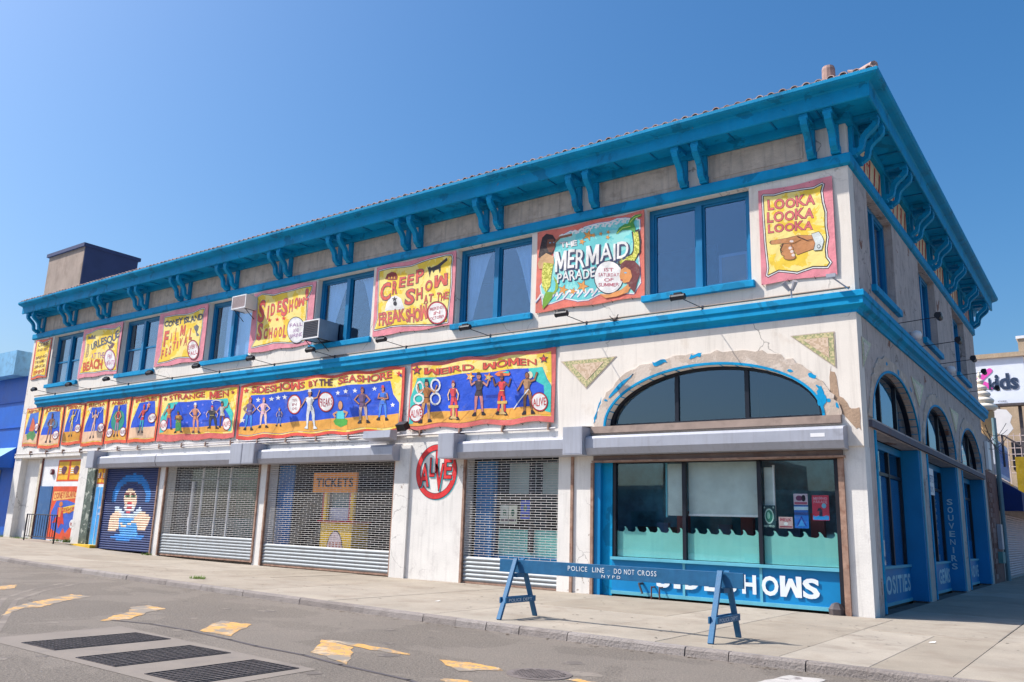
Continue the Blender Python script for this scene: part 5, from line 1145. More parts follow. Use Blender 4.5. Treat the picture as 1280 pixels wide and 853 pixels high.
def b_sm(A):
    A.ppx = 560; A.sk = -.1
    A.poly('field', [(108, 268), (845, 185), (800, 640), (68, 662)], YELM, 1)
    A.poly('stage', [(165, 342), (742, 297), (770, 380), (802, 440), (790, 620), (78, 652), (84, 490), (120, 430)], ROY, 2); A.poly('stage', [(72, 610), (300, 590), (790, 566), (790, 622), (72, 660)], FLO, 3)
    A.poly('stage', [(165, 342), (272, 334), (215, 400), (160, 470), (115, 640), (72, 650), (84, 490), (122, 425)], TUR, 4); A.poly('stage', [(662, 305), (745, 297), (770, 380), (804, 440), (788, 622), (758, 620), (772, 480), (722, 400), (685, 345)], TUR, 4)
    stagewash(A, [(90, 608), (788, 568), (788, 620), (80, 655)], [(180, 345), (700, 305), (740, 560), (180, 580)], 3)
    A.text('STRANGE', (180, 316), (527, 282), (179, 264), (214, 70, 56), 5, (130, 50, 60), .004, .35); A.text('MEN', (580, 298), (757, 274), (579, 230), (214, 70, 56), 5, (130, 50, 60), .004, .35)
    for c in ((137, 296), (797, 238)): A.star('star', c, 24, (170, 60, 60), 5)
    for c in ((352, 540), (530, 440), (510, 360), (500, 540), (365, 370)): A.star('star', c, 16, (120, 130, 230), 4)
    alive(A, (118, 570), 36, 58); alive(A, (745, 550), 40, 62)
    man(A, 175, 350, 606, (80, 160, 120), (190, 110, 110), (200, 120, 60), (170, 60, 120), 'wave'); A.poly('barrel', [(245, 495), (300, 490), (290, 560), (278, 622), (240, 624), (245, 560)], (70, 150, 80), 7); man(A, 272, 425, 640, (40, 110, 60), (160, 80, 60), (206, 150, 60), (70, 150, 80), 'in', w=1.3)
    man(A, 436, 345, 640, (240, 240, 240), (236, 190, 180), (214, 140, 110), (220, 150, 130), 'hip', boots=(90, 60, 60)); man(A, 605, 372, 600, (220, 50, 50), (230, 190, 180), (50, 50, 60), (60, 60, 70), 'down', w=1.6); man(A, 697, 330, 585, (50, 40, 50), (190, 120, 90), (210, 200, 190), (110, 60, 50), 'wave')
    A.stroke('rope', [(610, 350), (600, 325), (640, 310), (690, 325), (700, 350)], WH, .03, 9)
banner('STRANGE MEN banner with green stage curtains left of the long seashore banner', -26.95, -21.86, 4.44, 6.41, [(98, 245), (862, 160), (812, 688), (38, 738)], b_sm, (222, 106, 100), GL, 10, .02)
def small(title, fig, wind=(.14, .86), circ=((.82, .33),), floor=(238, 196, 160), sea=False):
    def fn(A):
        A.H = lambda p: (p[0], 1 - p[1] / 1.0) if True else p
        A.ppx = 1.0
        A.poly('field', [(.05, .04), (.95, .04), (.95, .93), (.05, .93)], YELM, 1); A.poly('stage', [(.28, .14), (.82, .14), (.92, .62), (.92, .7), (.08, .7), (.1, .55)], ROY if not sea else (70, 120, 210), 2)
        if sea: A.poly('stage', [(.12, .5), (.9, .5), (.92, .7), (.08, .7)], ROY, 3)
        A.poly('stage', [(.05, .68), (.95, .68), (.95, .91), (.05, .91)], floor, 4); A.text(title, (.14, .125), (.86, .125), (.14, .05), (190, 70, 50), 5, None, .03)
        fig(A)
        for c in circ: badge(A, c, .14, .1, ('ALIVE',), 9, (206, 60, 70), (150, 60, 90), .8)
    return fn
ROYM = 0
# note: Art space here is x right, y down in unit square
for lab, x0, x1, z0, z1, fn, seed, bg in (
    ('small FIRE banner with a fire eater in turquoise trousers', -29.1, -27.02, 4.47, 6.4, small('FIRE', lambda A: (man(A, .48, .2, .8, (200, 40, 50), (214, 120, 100), (222, 66, 66), (50, 180, 190), 'wave'), A.star('flame', (.62, .22), .07, (250, 170, 110), 9)), circ=((.8, .5),)), 11, ORB),
    ('small banner with a green winged performer left of the FIRE banner', -30.92, -29.18, 4.5, 6.4, small('ANIMAL', lambda A: (A.ell('cape', (.5, .5), .3, .24, (40, 150, 130), 5), man(A, .5, .16, .86, (230, 190, 90), (226, 160, 120), (206, 60, 70), (180, 130, 170), 'hip', ly=6)), circ=((.2, .76), (.8, .76)), floor=FLO), 12, ORB),
    ('small ELECTRA banner with sparks flying from raised hands', -32.93, -31.02, 4.45, 6.42, small('ELECTRA', lambda A: (man(A, .5, .18, .84, None, (232, 190, 170), (232, 180, 160), (232, 190, 170), 'up'), [A.stroke('spark', [(.5 + s * .2, .28), (.5 + s * .3, .2), (.5 + s * .26, .14), (.5 + s * .38, .2)], (226, 226, 250), .03, 9) for s in (-1, 1)]), circ=((.84, .62),)), 13, ORB),
    ('small SERPENT banner with a dancer holding a trident', -34.72, -33.0, 4.55, 6.4, small('SERPENT', lambda A: (man(A, .48, .16, .8, None, (226, 190, 120), (232, 210, 110), (226, 190, 110), 'wave'), A.stroke('trident', [(.78, .15), (.74, .4), (.7, .45)], (226, 230, 240), .03, 9)), circ=((.82, .62),), floor=(226, 156, 50)), 14, ORB),
    ('small banner with a brown hairy figure second from the left', -36.88, -34.86, 4.44, 6.41, small('JUNGLE', lambda A: (man(A, .5, .18, .86, (90, 70, 80), (130, 90, 80), (150, 100, 80), (150, 100, 80), 'hip', w=1.3), A.ell('drum', (.66, .44), .12, .1, (80, 130, 180), 9)), circ=((.78, .7),), sea=True), 15, ORB),
    ('small ragged banner with a green reptile figure at the far left of the row', -38.5, -37.02, 4.58, 6.44, small('REPTILE', lambda A: (A.poly('reptile', [(.3, .85), (.2, .7), (.4, .62), (.7, .6), (.85, .72), (.7, .86), (.5, .8)], (90, 150, 90), 6), A.poly('flame', [(.35, .6), (.5, .25), (.62, .35), (.75, .55), (.6, .62)], (226, 110, 70), 7)), circ=((.85, .52),), sea=True), 16, (226, 120, 90))):
    banner(lab, x0, x1, z0, z1, None, fn, bg, GL, seed, .02)

# ---------------- arm lamps
LN = ['between the two left windows of the upper floor', 'under the burlesque banner', 'under the second window from the left', 'under the film festival banner', 'under the white-blind window', 'under the sideshow school banner', 'under the window with the large air conditioner', 'under the creep show banner', 'under the curtained window', 'under the mermaid banner', 'under the wide window next to the corner']
LX = [-36.1, -32.9, -29.75, -26.5, -23.35, -20.1, -16.95, -13.68, -10.35, -7.1, -3.8]
LN[0] = 'under the leftmost upper window'
def lamp(x, y, z, head, base, lab, cat='lamp', grp='arm lamps on the belt course', axis='x', z2=None):
    t = thing('arm_lamp', lab, cat, base, group=grp); b = Vector(base); h = Vector(head)
    m = MB(); m.tube(b, h, .011, M_BLACK, 5); m.tube(b + Vector((0, 0, -.06)), b + Vector((0, 0, .06)), .03, M_IRON, 6); m.build('arm', t)
    m = MB(); a = Vector((.17, 0, .0)) if axis == 'x' else Vector((0, .17, 0)); m.tube(h - a, h + a, .075, M_BLACK, 10); m.tube(h - a * 1.12, h - a, .085, M_BLACK, 10); m.box(h.x - .1 if axis == 'x' else h.x - .06, h.x + .1 if axis == 'x' else h.x + .06, h.y - .06 if axis == 'x' else h.y - .1, h.y + .06 if axis == 'x' else h.y + .1, h.z + .04, h.z + .1, M_BLACK); m.build('lamp_head', t)
for x, n in zip(LX, LN): lamp(0, 0, 0, (x, -.95, 7.08), (x + .25, -.1, 6.97), 'black arm lamp ' + n)
for i, (y, n) in enumerate(zip((3.6, 6.7, 9.6, 12.0, 15.6), ('nearest the corner on the side wall', 'second from the corner on the side wall', 'third from the corner on the side wall', 'fourth from the corner on the side wall', 'farthest from the corner on the side wall'))):
    lamp(0, 0, 0, (1.08, y + .15, 7.05), (.1, y, 6.95), 'black arm lamp ' + n, axis='y', grp='arm lamps on the side wall')
t = thing('twin_spot_lamp', 'small twin spotlight bolted to the belt course below the LOOKA banner', 'lamp', (-1.35, -.2, 6.9))
mb = MB(); mb.tube((-1.35, -.18, 6.9), (-1.35, -.18, 7.12), .02, M_GREYM, 6); mb.build('stem', t)
for s in (-1, 1): mb = MB(); mb.tube((-1.35 + s * .03, -.2, 7.08), (-1.35 + s * .14, -.3, 7.26), .035, M_GREYM, 8, .065); mb.build('lamp_head', t)
t = thing('wall_lamp', 'small grey lamp on a bracket beside the corner edge above the belt course', 'lamp', (-.22, -.1, 7.0))
mb = MB(); mb.box(-.5, -.3, -.42, -.3, 7.2, 7.28, M_GREYM); mb.build('lamp_head', t); mb = MB(); mb.tube((-.12, -.05, 6.98), (-.4, -.36, 7.22), .018, M_GREYM, 5); mb.build('arm', t)
for y, n in ((5.87, 'near'), (11.6, 'far')):
    t = thing('dome_lamp', 'white dome camera on the side wall, the %s' % ('one nearer the corner' if n == 'near' else 'one farther from the corner'), 'camera', (.1, y, 7.0)); mb = MB(); mb.lathe([(.02, 6.98), (.12, 7.0), (.15, 7.1), (.12, 7.2), (.03, 7.24)], (.18, y, 0), M_WHITE, 12); mb.build('dome', t, smooth=True); mb = MB(); mb.box(0, .12, y - .05, y + .05, 7.1, 7.2, M_GREYM); mb.build('mount', t)
for (x, z, lab) in ((-12.9, 4.38, 'grey floodlight under the left end of the WEIRD WOMEN banner'),):
    t = thing('floodlight', lab, 'lamp', (x, 0, z)); mb = MB(); mb.prism([(x - .3, -.5, z - .1), (x - .3, -.62, z + .08), (x - .3, -.42, z + .2), (x - .3, -.3, z + .02)], (.34, 0, 0), M_BLACK); mb.build('lamp_head', t); mb = MB(); mb.tube((x + .3, -.02, z - .15), (x - .12, -.4, z + .05), .015, M_BLACK, 5); mb.build('arm', t)
t = thing('floodlight', 'wide grey hooded light over the right end of the ticket booth shutter box', 'lamp', (-13.9, -.4, 4.1)); mb = MB(); mb.prism([(-14.55, -.3, 4.02), (-14.55, -.62, 4.1), (-14.55, -.6, 4.32), (-14.55, -.3, 4.36)], (1.15, 0, 0), M_GREYM); mb.build('hood', t); mb = MB(); mb.box(-14.1, -13.9, -.3, 0, 4.1, 4.2, M_IRON); mb.build('arm', t)
t = thing('wall_plant', 'dark little weed sprouting on the belt course right of the mermaid lamp', 'plant', (-6.2, -.2, 6.9)); mb = MB(); random.seed(5)
for i in range(18): a = random.uniform(0, 6.28); r = random.uniform(.04, .18); mb.tube((-5.95, -.2, 6.9), (-5.95 + r * math.cos(a), -.2 + .1 * math.sin(a), 6.92 + random.uniform(0, .16)), .012, paint((60, 50, 50)), 3)
mb.build('stem', t)
# ---------------- air conditioners
def aircon(x0, x1, y0, y1, z0, z1, lab, face, brk):
    t = thing('air_conditioner', lab, 'air conditioner', ((x0 + x1) / 2, y0, z0)); mb = MB(); f = .045
    mb.box(x0, x1, y0 + .03, y1, z0, z1, brk); mb.box(x0, x0 + f, y0, y0 + .029, z0, z1, M_WHITE); mb.box(x1 - f, x1, y0, y0 + .029, z0, z1, M_WHITE); mb.box(x0 + f, x1 - f, y0, y0 + .029, z0, z0 + f, M_WHITE); mb.box(x0 + f, x1 - f, y0, y0 + .029, z1 - f, z1, M_WHITE)
    mb.build('casing', t, bevel=.006); n = 9
    for i in range(n): mb = MB(); z = z0 + f + (z1 - z0 - 2 * f) * (i + .2) / n; mb.box(x0 + f, x1 - f, y0 + .008, y0 + .028, z, z + (z1 - z0) / n * .5, face); mb.build('grille_slat', t)
    mb = MB()
    for x in (x0 + .1, x1 - .1): mb.tube((x, y0 + .05, z0 - .01), (x, -.02, z0 - .01), .014, M_BLACK, 5); mb.tube((x, y0 + .08, z0 - .01), (x, -.02, z0 - .35), .014, M_BLACK, 5)
    mb.build('support', t)
aircon(-22.15, -21.3, -.55, .1, 9.2, 9.72, 'small white louvred air conditioner at the head of the white-blind window', mat('ac_louvre', (180, 160, 160), .6), M_WHITE)
aircon(-17.85, -17.02, -.62, .25, 7.58, 8.24, 'large grey air conditioner with a dark grille beside the sideshow school banner', mat('ac_dark', (66, 62, 70), .6), mat('ac_side', (120, 140, 160), .5))

# ================================================================ STREET
def sheet(name, xs, ys, zf, m, parent=None, kind=None):
    vs = [(x, y, zf(x, y)) for y in ys for x in xs]; n = len(xs)
    mb = MB(); mb.add(vs, [(j * n + i, j * n + i + 1, (j + 1) * n + i + 1, (j + 1) * n + i) for j in range(len(ys) - 1) for i in range(n - 1)], m); return mb.build(name, parent, kind=kind)
xs = [-700, -200, -100, -60, -45, -40, -36, -34, -32.2, -30.4, -28.5, -27, -25.5, -24, -20, -16, -12, -5, 0, 6, 20, 60, 200, 700]
sheet('road', xs, [-500, -100, -40, -25, -15, -10, -7, 0, 30, 100, 700], lambda x, y: hx(x) - .13, M_ROAD, kind='structure')
CURB = [(-120, -5.3), (-60, -5.3), (-40, -5.35), (-26, -5.55), (-20, -5.85), (-14.5, -6.3), (-9, -6.75), (-5, -7.0), (-2, -7.12), (1, -7.15), (3, -7.15), (4.6, -7.0), (5.9, -6.4), (6.7, -5.4), (7.0, -4.0), (7.0, 60)]
def cy(x):
    for i in range(len(CURB) - 1):
        (a, b), (c, d) = CURB[i], CURB[i + 1]
        if a <= x <= c and c > a: return b + (d - b) * (x - a) / (c - a)
    return -7.15
base = MB(); top = [(x, y) for x, y in CURB] + [(-120, 60)]
# sidewalk bed
ob = thing('sidewalk', 'x', 'x'); bpy.data.objects.remove(ob)
bed = MB(); xx = [-120, -60, -45, -40, -36, -34, -32.2, -30.4, -28.5, -27, -25.5, -24, -20, -14.5, -9, -5, -2, 1, 3]
vs = []; 
for x in xx: vs += [(x, cy(x) + .1, hx(x) - .014), (x, .3, hx(x) - .014)]
bed.add(vs, [(2 * i, 2 * i + 2, 2 * i + 3, 2 * i + 1) for i in range(len(xx) - 1)], M_WALKB)
bed.add([(3, -7.05, -.014), (4.6, -6.9, -.014), (5.85, -6.3, -.014), (6.6, -5.3, -.014), (6.9, -4, -.014), (6.9, 60, -.014), (-.3, 60, -.014), (-.3, .3, -.014), (3, .3, -.014)], [tuple(range(9))], M_WALKB)
walk = bed.build('sidewalk', kind='structure')
def slab(pts):
    """pts ccw (x,y) ; beveled thin slab"""
    c = (sum(p[0] for p in pts) / len(pts), sum(p[1] for p in pts) / len(pts)); n = len(pts); g = .012
    def sh(p, d):
        dx, dy = c[0] - p[0], c[1] - p[1]; l = math.hypot(dx, dy); return (p[0] + dx / l * d, p[1] + dy / l * d)
    o = [sh(p, g) for p in pts]; i_ = [sh(p, g + .018) for p in pts]; dz = random.uniform(-.004, .004)
    vs = [(p[0], p[1], hx(p[0]) - .015) for p in o] + [(p[0], p[1], hx(p[0]) - .006 + dz) for p in o] + [(p[0], p[1], hx(p[0]) + dz) for p in i_]
    mb = MB(); mb.add(vs, [(k, (k + 1) % n, n + (k + 1) % n, n + k) for k in range(n)] + [(n + k, n + (k + 1) % n, 2 * n + (k + 1) % n, 2 * n + k) for k in range(n)] + [tuple(range(2 * n, 3 * n))], M_WALK)
    mb.build('paving_slab', walk)
random.seed(11)
jx = [3.6, 2.45, .35, -1.5, -3.0, -6.05]
while jx[-1] > -44: jx.append(jx[-1] - 2.95)
for i in range(len(jx) - 1):
    a, b = jx[i + 1], jx[i]
    rows = [0.0, -2.45 if i < 3 else -3.4]
    if i == 1:
        slab([(a, -2.45), (b, -2.45), (b, 0), (a, 0)]); slab([(a, cy(a) + .16), (1.5, cy(1.5) + .16), (1.5, -2.45), (a, -2.45)]); slab([(1.5, cy(1.5) + .16), (b, cy(b) + .16), (b, -2.45), (1.5, -2.45)]); continue
    m_ = rows[1]; slab([(a, m_), (b, m_), (b, .02 if b < 0 else 0), (a, .02 if b < 0 else 0)]); slab([(a, cy(a) + .16), (b, cy(b) + .16), (b, m_), (a, m_)])
slab([(3.6, -6.98), (4.55, -6.85), (5.78, -6.27), (6.5, -5.3), (6.82, -4.0), (6.82, -2.45), (3.6, -2.45)]); slab([(3.6, -2.45), (6.82, -2.45), (6.82, 0), (3.6, 0)])
y = 0
while y < 50:
    for a, b in ((.02, 2.45), (2.45, 4.6), (4.6, 6.82)): slab([(a, y), (b, y), (b, y + 2.6), (a, y + 2.6)])
    y += 2.6
# curb stones
curb = bpy.data.objects.new('curb', None); COL.objects.link(curb); curb['kind'] = 'structure'; ORG['curb'] = Vector((0, 0, 0))
random.seed(4); cuts = [2.9, .75, -.3, -.95, -2.95, -3.9, -4.6, -5.3, -6.1]
while cuts[-1] > -58: cuts.append(cuts[-1] - random.uniform(1.6, 2.9))
for i in range(len(cuts) - 1):
    a, b = cuts[i + 1] + .008, cuts[i] - .008; n = 5; vs = []; j = random.uniform(-.006, .006); w = .15
    for k in range(n + 1):
        x = a + (b - a) * k / n; y = cy(x) + j; h = hx(x); q = random.uniform(-.008, .008)
        vs += [(x, y - .02, h - .16), (x, y + q * .5, h - .035), (x, y + .025 + q, h - .002), (x, y + w, h - .002), (x, y + w, h - .16)]
    fs = [(5 * k + q, 5 * k + 5 + q, 5 * k + 6 + q, 5 * k + 1 + q) for k in range(n) for q in range(4)] + [(0, 1, 2, 3, 4), tuple(5 * n + q for q in (4, 3, 2, 1, 0))]
    mb = MB(); mb.add(vs, fs, M_CURB); mb.build('curb_stone', curb)
CR = [(2.9, -7.15), (4.6, -7.0), (5.9, -6.4), (6.7, -5.4), (7.0, -4.0), (7.0, -1), (7.0, 2), (7, 6), (7, 12), (7, 20), (7, 35), (7, 60)]
for (p, q) in zip(CR[:-1], CR[1:]):
    mb = MB(); d = Vector((q[0] - p[0], q[1] - p[1], 0)).normalized(); nn = Vector((-d.y, d.x, 0)) * .15; e = d * .008
    P, Q = Vector((*p, 0)) + e, Vector((*q, 0)) - e; mb.add([P + Vector((0, 0, -.16)), Q + Vector((0, 0, -.16)), Q + nn + Vector((0, 0, -.16)), P + nn + Vector((0, 0, -.16)), P, Q, Q + nn, P + nn], [(0, 3, 2, 1), (4, 5, 6, 7), (0, 1, 5, 4), (1, 2, 6, 5), (2, 3, 7, 6), (3, 0, 4, 7)], M_CURB); mb.build('curb_stone', curb)
# concrete apron with three grates
ZR = -.13
ap = MB(); ap.add([(-8.45, -13.25, ZR + .004), (-3.5, -13.35, ZR + .004), (-3.6, -11.6, ZR + .004), (-8.6, -11.2, ZR + .004)], [(0, 1, 2, 3)], M_PATCH); ap.build('concrete_apron', kind='structure')
M_MH = mat('worn_iron', (120, 110, 106), .7, .2, var=.2, scale=6)
def grate(x0, x1, y0, y1, lab):
    t = thing('road_grate', lab, 'grate', ((x0 + x1) / 2, (y0 + y1) / 2, ZR), group='ventilation grates in the road')
    mb = MB(); mb.box(x0, x1, y0, y1, ZR + .001, ZR + .006, M_PIT); mb.build('pit_shade_plate', t)  # flat plate on the road, no hollow: its near-black colour paints the shade
    z0, z1 = ZR + .0062, ZR + .013; nx = 9; ny = 17
    for (a, b, c, d) in ((x0 - .012, x1 + .012, y0 - .012, y0), (x0 - .012, x1 + .012, y1, y1 + .012), (x0 - .012, x0, y0, y1), (x1, x1 + .012, y0, y1)): mb = MB(); mb.box(a, b, c, d, ZR, z1, M_IRON); mb.build('frame', t)
    for i in range(1, nx): x = x0 + (x1 - x0) * i / nx; mb = MB(); mb.box(x - .008, x + .008, y0, y1, z0, z1, M_MH); mb.build('bar', t)
    for i in range(1, ny): y = y0 + (y1 - y0) * i / ny; mb = MB(); mb.box(x0, x1, y - .005, y + .005, z0, z1 - .003, M_IRON); mb.build('cross_bar', t)
grate(-7.75, -6.88, -13.05, -11.45, 'road ventilation grate farthest left of the three'); grate(-6.15, -5.28, -13.14, -11.6, 'middle road ventilation grate of the three'); grate(-4.63, -3.8, -13.15, -11.72, 'road ventilation grate farthest right of the three')
t = thing('manhole_cover', 'round cast iron manhole cover in the road by the bottom edge', 'manhole cover', (-1.58, -9.92, ZR)); mb = MB(); mb.lathe([(.4, ZR), (.4, ZR + .008), (.36, ZR + .008)], (-1.58, -9.9, 0), M_MH, 28); mb.build('rim', t)
mb = MB(); mb.lathe([(.35, ZR), (.35, ZR + .006), (.0, ZR + .0065)], (-1.58, -9.9, 0), M_MH, 28)
for i in range(-5, 6):
    for j in range(-5, 6):
        if i * i + j * j < 27: mb.box(-1.58 + i * .06 - .018, -1.58 + i * .06 + .018, -9.9 + j * .06 - .018, -9.9 + j * .06 + .018, ZR + .0066, ZR + .014, M_MH)
mb.build('cover', t)
def mark(pts, m, dz=.005, name='road_marking'):
    random.seed(len(pts) + int(pts[0][0] * 7)); P = []
    for i in range(len(pts)):
        a, b = pts[i], pts[(i + 1) % len(pts)]
        for k in range(6): t_ = k / 6; P.append((a[0] + (b[0] - a[0]) * t_ + random.uniform(-.03, .03), a[1] + (b[1] - a[1]) * t_ + random.uniform(-.03, .03)))
    tr = tessellate_polygon([[Vector((x, y, 0)) for x, y in P]]); mb = MB(); mb.add([(x, y, hx(x) + ZR + dz) for x, y in P], [tuple(q) for q in tr], m); mb.build(name, kind='structure')
for P_ in ([(-12.1, -11.3), (-12.9, -10.6), (-14.1, -9.2), (-13.5, -9.1), (-12.9, -9.9), (-11.95, -10.85), (-12.0, -11.1), (-10.9, -12.0)], [(-9.4, -11.1), (-10.0, -10.55), (-10.3, -10.1), (-11.1, -9.6), (-11.2, -9.15), (-10.5, -9.25), (-10.1, -9.85), (-9.35, -10.65)], [(-7.4, -10.6), (-8.3, -9.6), (-7.6, -9.5), (-6.6, -10.65)],
           [(-16.9, -9.5), (-17.1, -9.0), (-16.1, -9.5), (-15.9, -9.9)], [(-4.65, -10.75), (-5.45, -9.85), (-4.6, -10.05), (-3.6, -11.1)], [(-5.4, -9.8), (-4.6, -9.74), (-3.7, -9.87), (-3.6, -10.0), (-4.4, -10.03)], [(-3.1, -9.97), (-2.8, -9.88), (-2.2, -9.88), (-2.05, -10.04), (-2.4, -10.45)], [(-2.2, -10.95), (-1.9, -10.85), (-1.75, -11.0), (-2.1, -11.1)], [(-1.15, -9.95), (-.2, -10.1), (-.2, -10.0), (-1.1, -9.82)]): mark([(x, y) for x, y in P_], M_YEL)
mark([(.55, -8.5), (.95, -8.4), (1.15, -7.58), (.68, -7.6)], M_WHT)
# tar seams
mb = MB(); P = [(-9.4, -10.9), (-8.57, -10.7), (-7.5, -10.71), (-6.3, -10.85), (-5.57, -10.96), (-4.54, -11.0), (-3.66, -11.17), (-2.4, -11.31), (-1, -11.7), (1, -12.3)]
for (a, b) in zip(P[:-1], P[1:]):
    d = Vector((b[0] - a[0], b[1] - a[1], 0)).normalized(); n_ = Vector((-d.y, d.x, 0)) * .03; A_, B_ = Vector((*a, ZR + .006)) - d * .02, Vector((*b, ZR + .006)) + d * .02; mb.add([A_ - n_, B_ - n_, B_ + n_, A_ + n_], [(0, 1, 2, 3)], mat('tar', (86, 80, 82), .8))
mb.build('tar_seam', kind='structure')
TM = mat('tyre_mark_road', (118, 108, 100), .85, patch=[((132, 122, 112), 1.2, .5, 1.0)])
for off in (0, .5):
    mb = MB(); P = [(-17.5 + off, -7.5), (-15.8 + off, -9.2), (-14.0 + off, -10.6), (-12.0 + off, -11.6), (-9.4 + off, -12.9), (-7.4 + off, -14.0)]
    for a, b in zip(P[:-1], P[1:]):
        d = Vector((b[0] - a[0], b[1] - a[1], 0)).normalized(); n_ = Vector((-d.y, d.x, 0)) * .05; A_, B_ = Vector((*a, ZR + .0025)), Vector((*b, ZR + .0025)); mb.add([A_ - n_, B_ - n_, B_ + n_, A_ + n_], [(0, 1, 2, 3)], TM)
    mb.build('tyre_mark', kind='structure')
# gum spots, oil stains, small litter
random.seed(21); mb = MB(); GM = mat('gum_spot', (92, 84, 78), .9)
def disc(mb, x, y, z, r, m, n=7):
    a0 = random.uniform(0, 6); mb.add([(x + r * random.uniform(.6, 1.2) * math.cos(a0 + 6.283 * i / n), y + r * random.uniform(.6, 1.2) * math.sin(a0 + 6.283 * i / n), z) for i in range(n)], [tuple(range(n))], m)
for i in range(260):
    x = random.uniform(-22, 6.3); y = random.uniform(cy(x) + .25 if x < 3 else -5, -.2 if x < 0 else 6); disc(mb, x, y, hx(x) + .0055, random.uniform(.012, .035), GM)
mb.build('gum_spot', walk, kind='stuff')
mb = MB(); OS = mat('road_stain', (104, 96, 90), .85, patch=[((132, 122, 112), 2.5, .5, 1.0)])
for i in range(40):
    x = random.uniform(-20, 3); y = random.uniform(-14, -7.8); disc(mb, x, y, ZR + .0022 + i * .00004, random.uniform(.05, .28), OS, 11)
mb.build('road_stain', kind='structure')
mb = MB(); GR = mat('curb_grit', (112, 100, 88), .95, var=.3)
for i in range(240):
    x = random.uniform(-30, 3); y = cy(x) - random.uniform(.03, .22); disc(mb, x, y, hx(x) + ZR + .006, random.uniform(.01, .04), GR, 5)
mb.build('gutter_grit', None, 'thin line of grit and leaves lying in the gutter along the kerb', 'litter', kind='stuff')
mb = MB()
for i in range(3): x = (-2.2, -7.6, 1.6)[i]; y = (-2.6, -4.9, -3.6)[i]; mb.add([(x, y, .008), (x + .09, y + .02, .014), (x + .1, y + .09, .03), (x + .01, y + .07, .012)], [(0, 1, 2, 3)], M_WHITE)
mb.build('paper_scrap', None, 'few small scraps of white paper scattered on the sidewalk', 'litter', kind='stuff')
# ---------------- barricade
t = thing('police_barricade', 'blue wooden police line barricade standing on the sidewalk', 'barricade', (-2.8, -6.0, 0))
mb = MB(); mb.box(-5.1, -.48, -6.02, -5.975, .775, 1.005, M_BARR); bd = mb.build('beam', t, bevel=.004)
def lt(s, x0, x1, z0, h, sp=.09): m = MB(); letters(m, s, lambda a, b: (x0 + (x1 - x0) * a, -6.0245, z0 + h * b), M_WLET, off=.0, gap=sp); m.build('lettering', bd)
lt('POLICE', -3.62, -3.23, .875, .085, .16); lt('LINE', -3.13, -2.9, .875, .085, .16); lt('-', -2.83, -2.78, .91, .01); lt('DO', -2.71, -2.57, .875, .085, .16); lt('NOT', -2.52, -2.33, .875, .085, .16); lt('CROSS', -2.27, -1.93, .875, .085, .16); lt('NYPD', -2.95, -2.59, .795, .05, .4)
for xc, dx in ((-4.68, 0), (-.8, 0)):
    f = MB(); f.box(xc - .05, xc + .05, -6.12, -5.9, .70, .77, M_BARR); fr = f.build('saddle', t)
    for s in (-1, 1):
        m = MB(); m.bar((xc, -6.0 + s * .56, 0.0), (xc + (0.03 if s > 0 else -.03), -6.0 + s * .055, 1.02), .085, .05, M_BARR, up=(0, 1, 0)); m.build('leg', t, bevel=.004)
    m = MB(); m.box(xc - .075, xc - .048, -6.46, -5.54, .27, .37, M_BARR); m.box(xc + .048, xc + .075, -6.46, -5.54, .27, .37, M_BARR); br = m.build('brace', t, bevel=.003)
    m = MB(); letters(m, 'POLICE DEPT', lambda a, b: (xc + .0765, -6.38 + .72 * a, .292 + .055 * b), M_WLET, off=-.005); m.build('lettering', br)
# ---------------- railing, weeds, standpipes
t = thing('railing', 'low black metal railing in front of the slate blue door', 'railing', (-33.8, -.8, .3))
mb = MB(); mb.tube((-34.95, -.9, 1.43), (-32.3, -.9, 1.43), .025, M_BLACK, 6); mb.tube((-34.95, -.9, .5), (-32.3, -.9, .5), .02, M_BLACK, 6); mb.build('rail', t)
for x in (-34.95, -32.3): mb = MB(); mb.tube((x, -.9, .25), (x, -.9, 1.45), .03, M_BLACK, 6); mb.build('post', t)
for i in range(1, 13): x = -34.95 + 2.65 * i / 13; mb = MB(); mb.tube((x, -.9, .5), (x, -.9, 1.43), .012, M_BLACK, 5); mb.build('baluster', t)
def weed(x, y, z, r, h, n, lab, seed):
    random.seed(seed); mb = MB()
    for i in range(n):
        a = random.uniform(0, 6.28); q = random.uniform(0, r); px_, py_ = x + q * math.cos(a), y + q * .5 * math.sin(a); b = random.uniform(0, 6.28); l = random.uniform(.4, 1) * h; w = .012 + .01 * random.random()
        tx, ty = px_ + math.cos(b) * l * .5, py_ + math.sin(b) * l * .5
        mb.add([(px_ - w, py_, z), (px_ + w, py_, z), ((px_ + tx) / 2 + w, (py_ + ty) / 2, z + l * .6), (tx, ty, z + l * .85), ((px_ + tx) / 2 - w, (py_ + ty) / 2 + w, z + l * .62)], [(0, 1, 2, 4), (4, 2, 3)], M_WEED)
    mb.build('weed_tuft', None, lab, 'weed')
weed(-38.9, -.5, .34, .7, .3, 170, 'green grass tuft at the far left foot of the building', 1); weed(-33.1, -.35, .33, .5, .22, 90, 'small weeds at the foot of the mural', 2); weed(-32.3, -.35, .31, .25, .34, 90, 'round weed by the yellow doorstep', 3)
weed(-26.4, -.2, .06, .3, .13, 70, 'flat weeds at the foot of the pier right of the clown shutter', 4); weed(-15.4, -5.3, 0, .3, .12, 80, 'lone grass tuft on the sidewalk near the curb', 5); weed(-36.6, -.4, .34, .6, .16, 80, 'low weeds below the white recess wall', 6)
t = thing('standpipe', 'rusty red standpipe pair at the foot of the shop panel', 'pipe', (-4.85, -.05, 0)); mb = MB(); PR = paint((112, 74, 68))
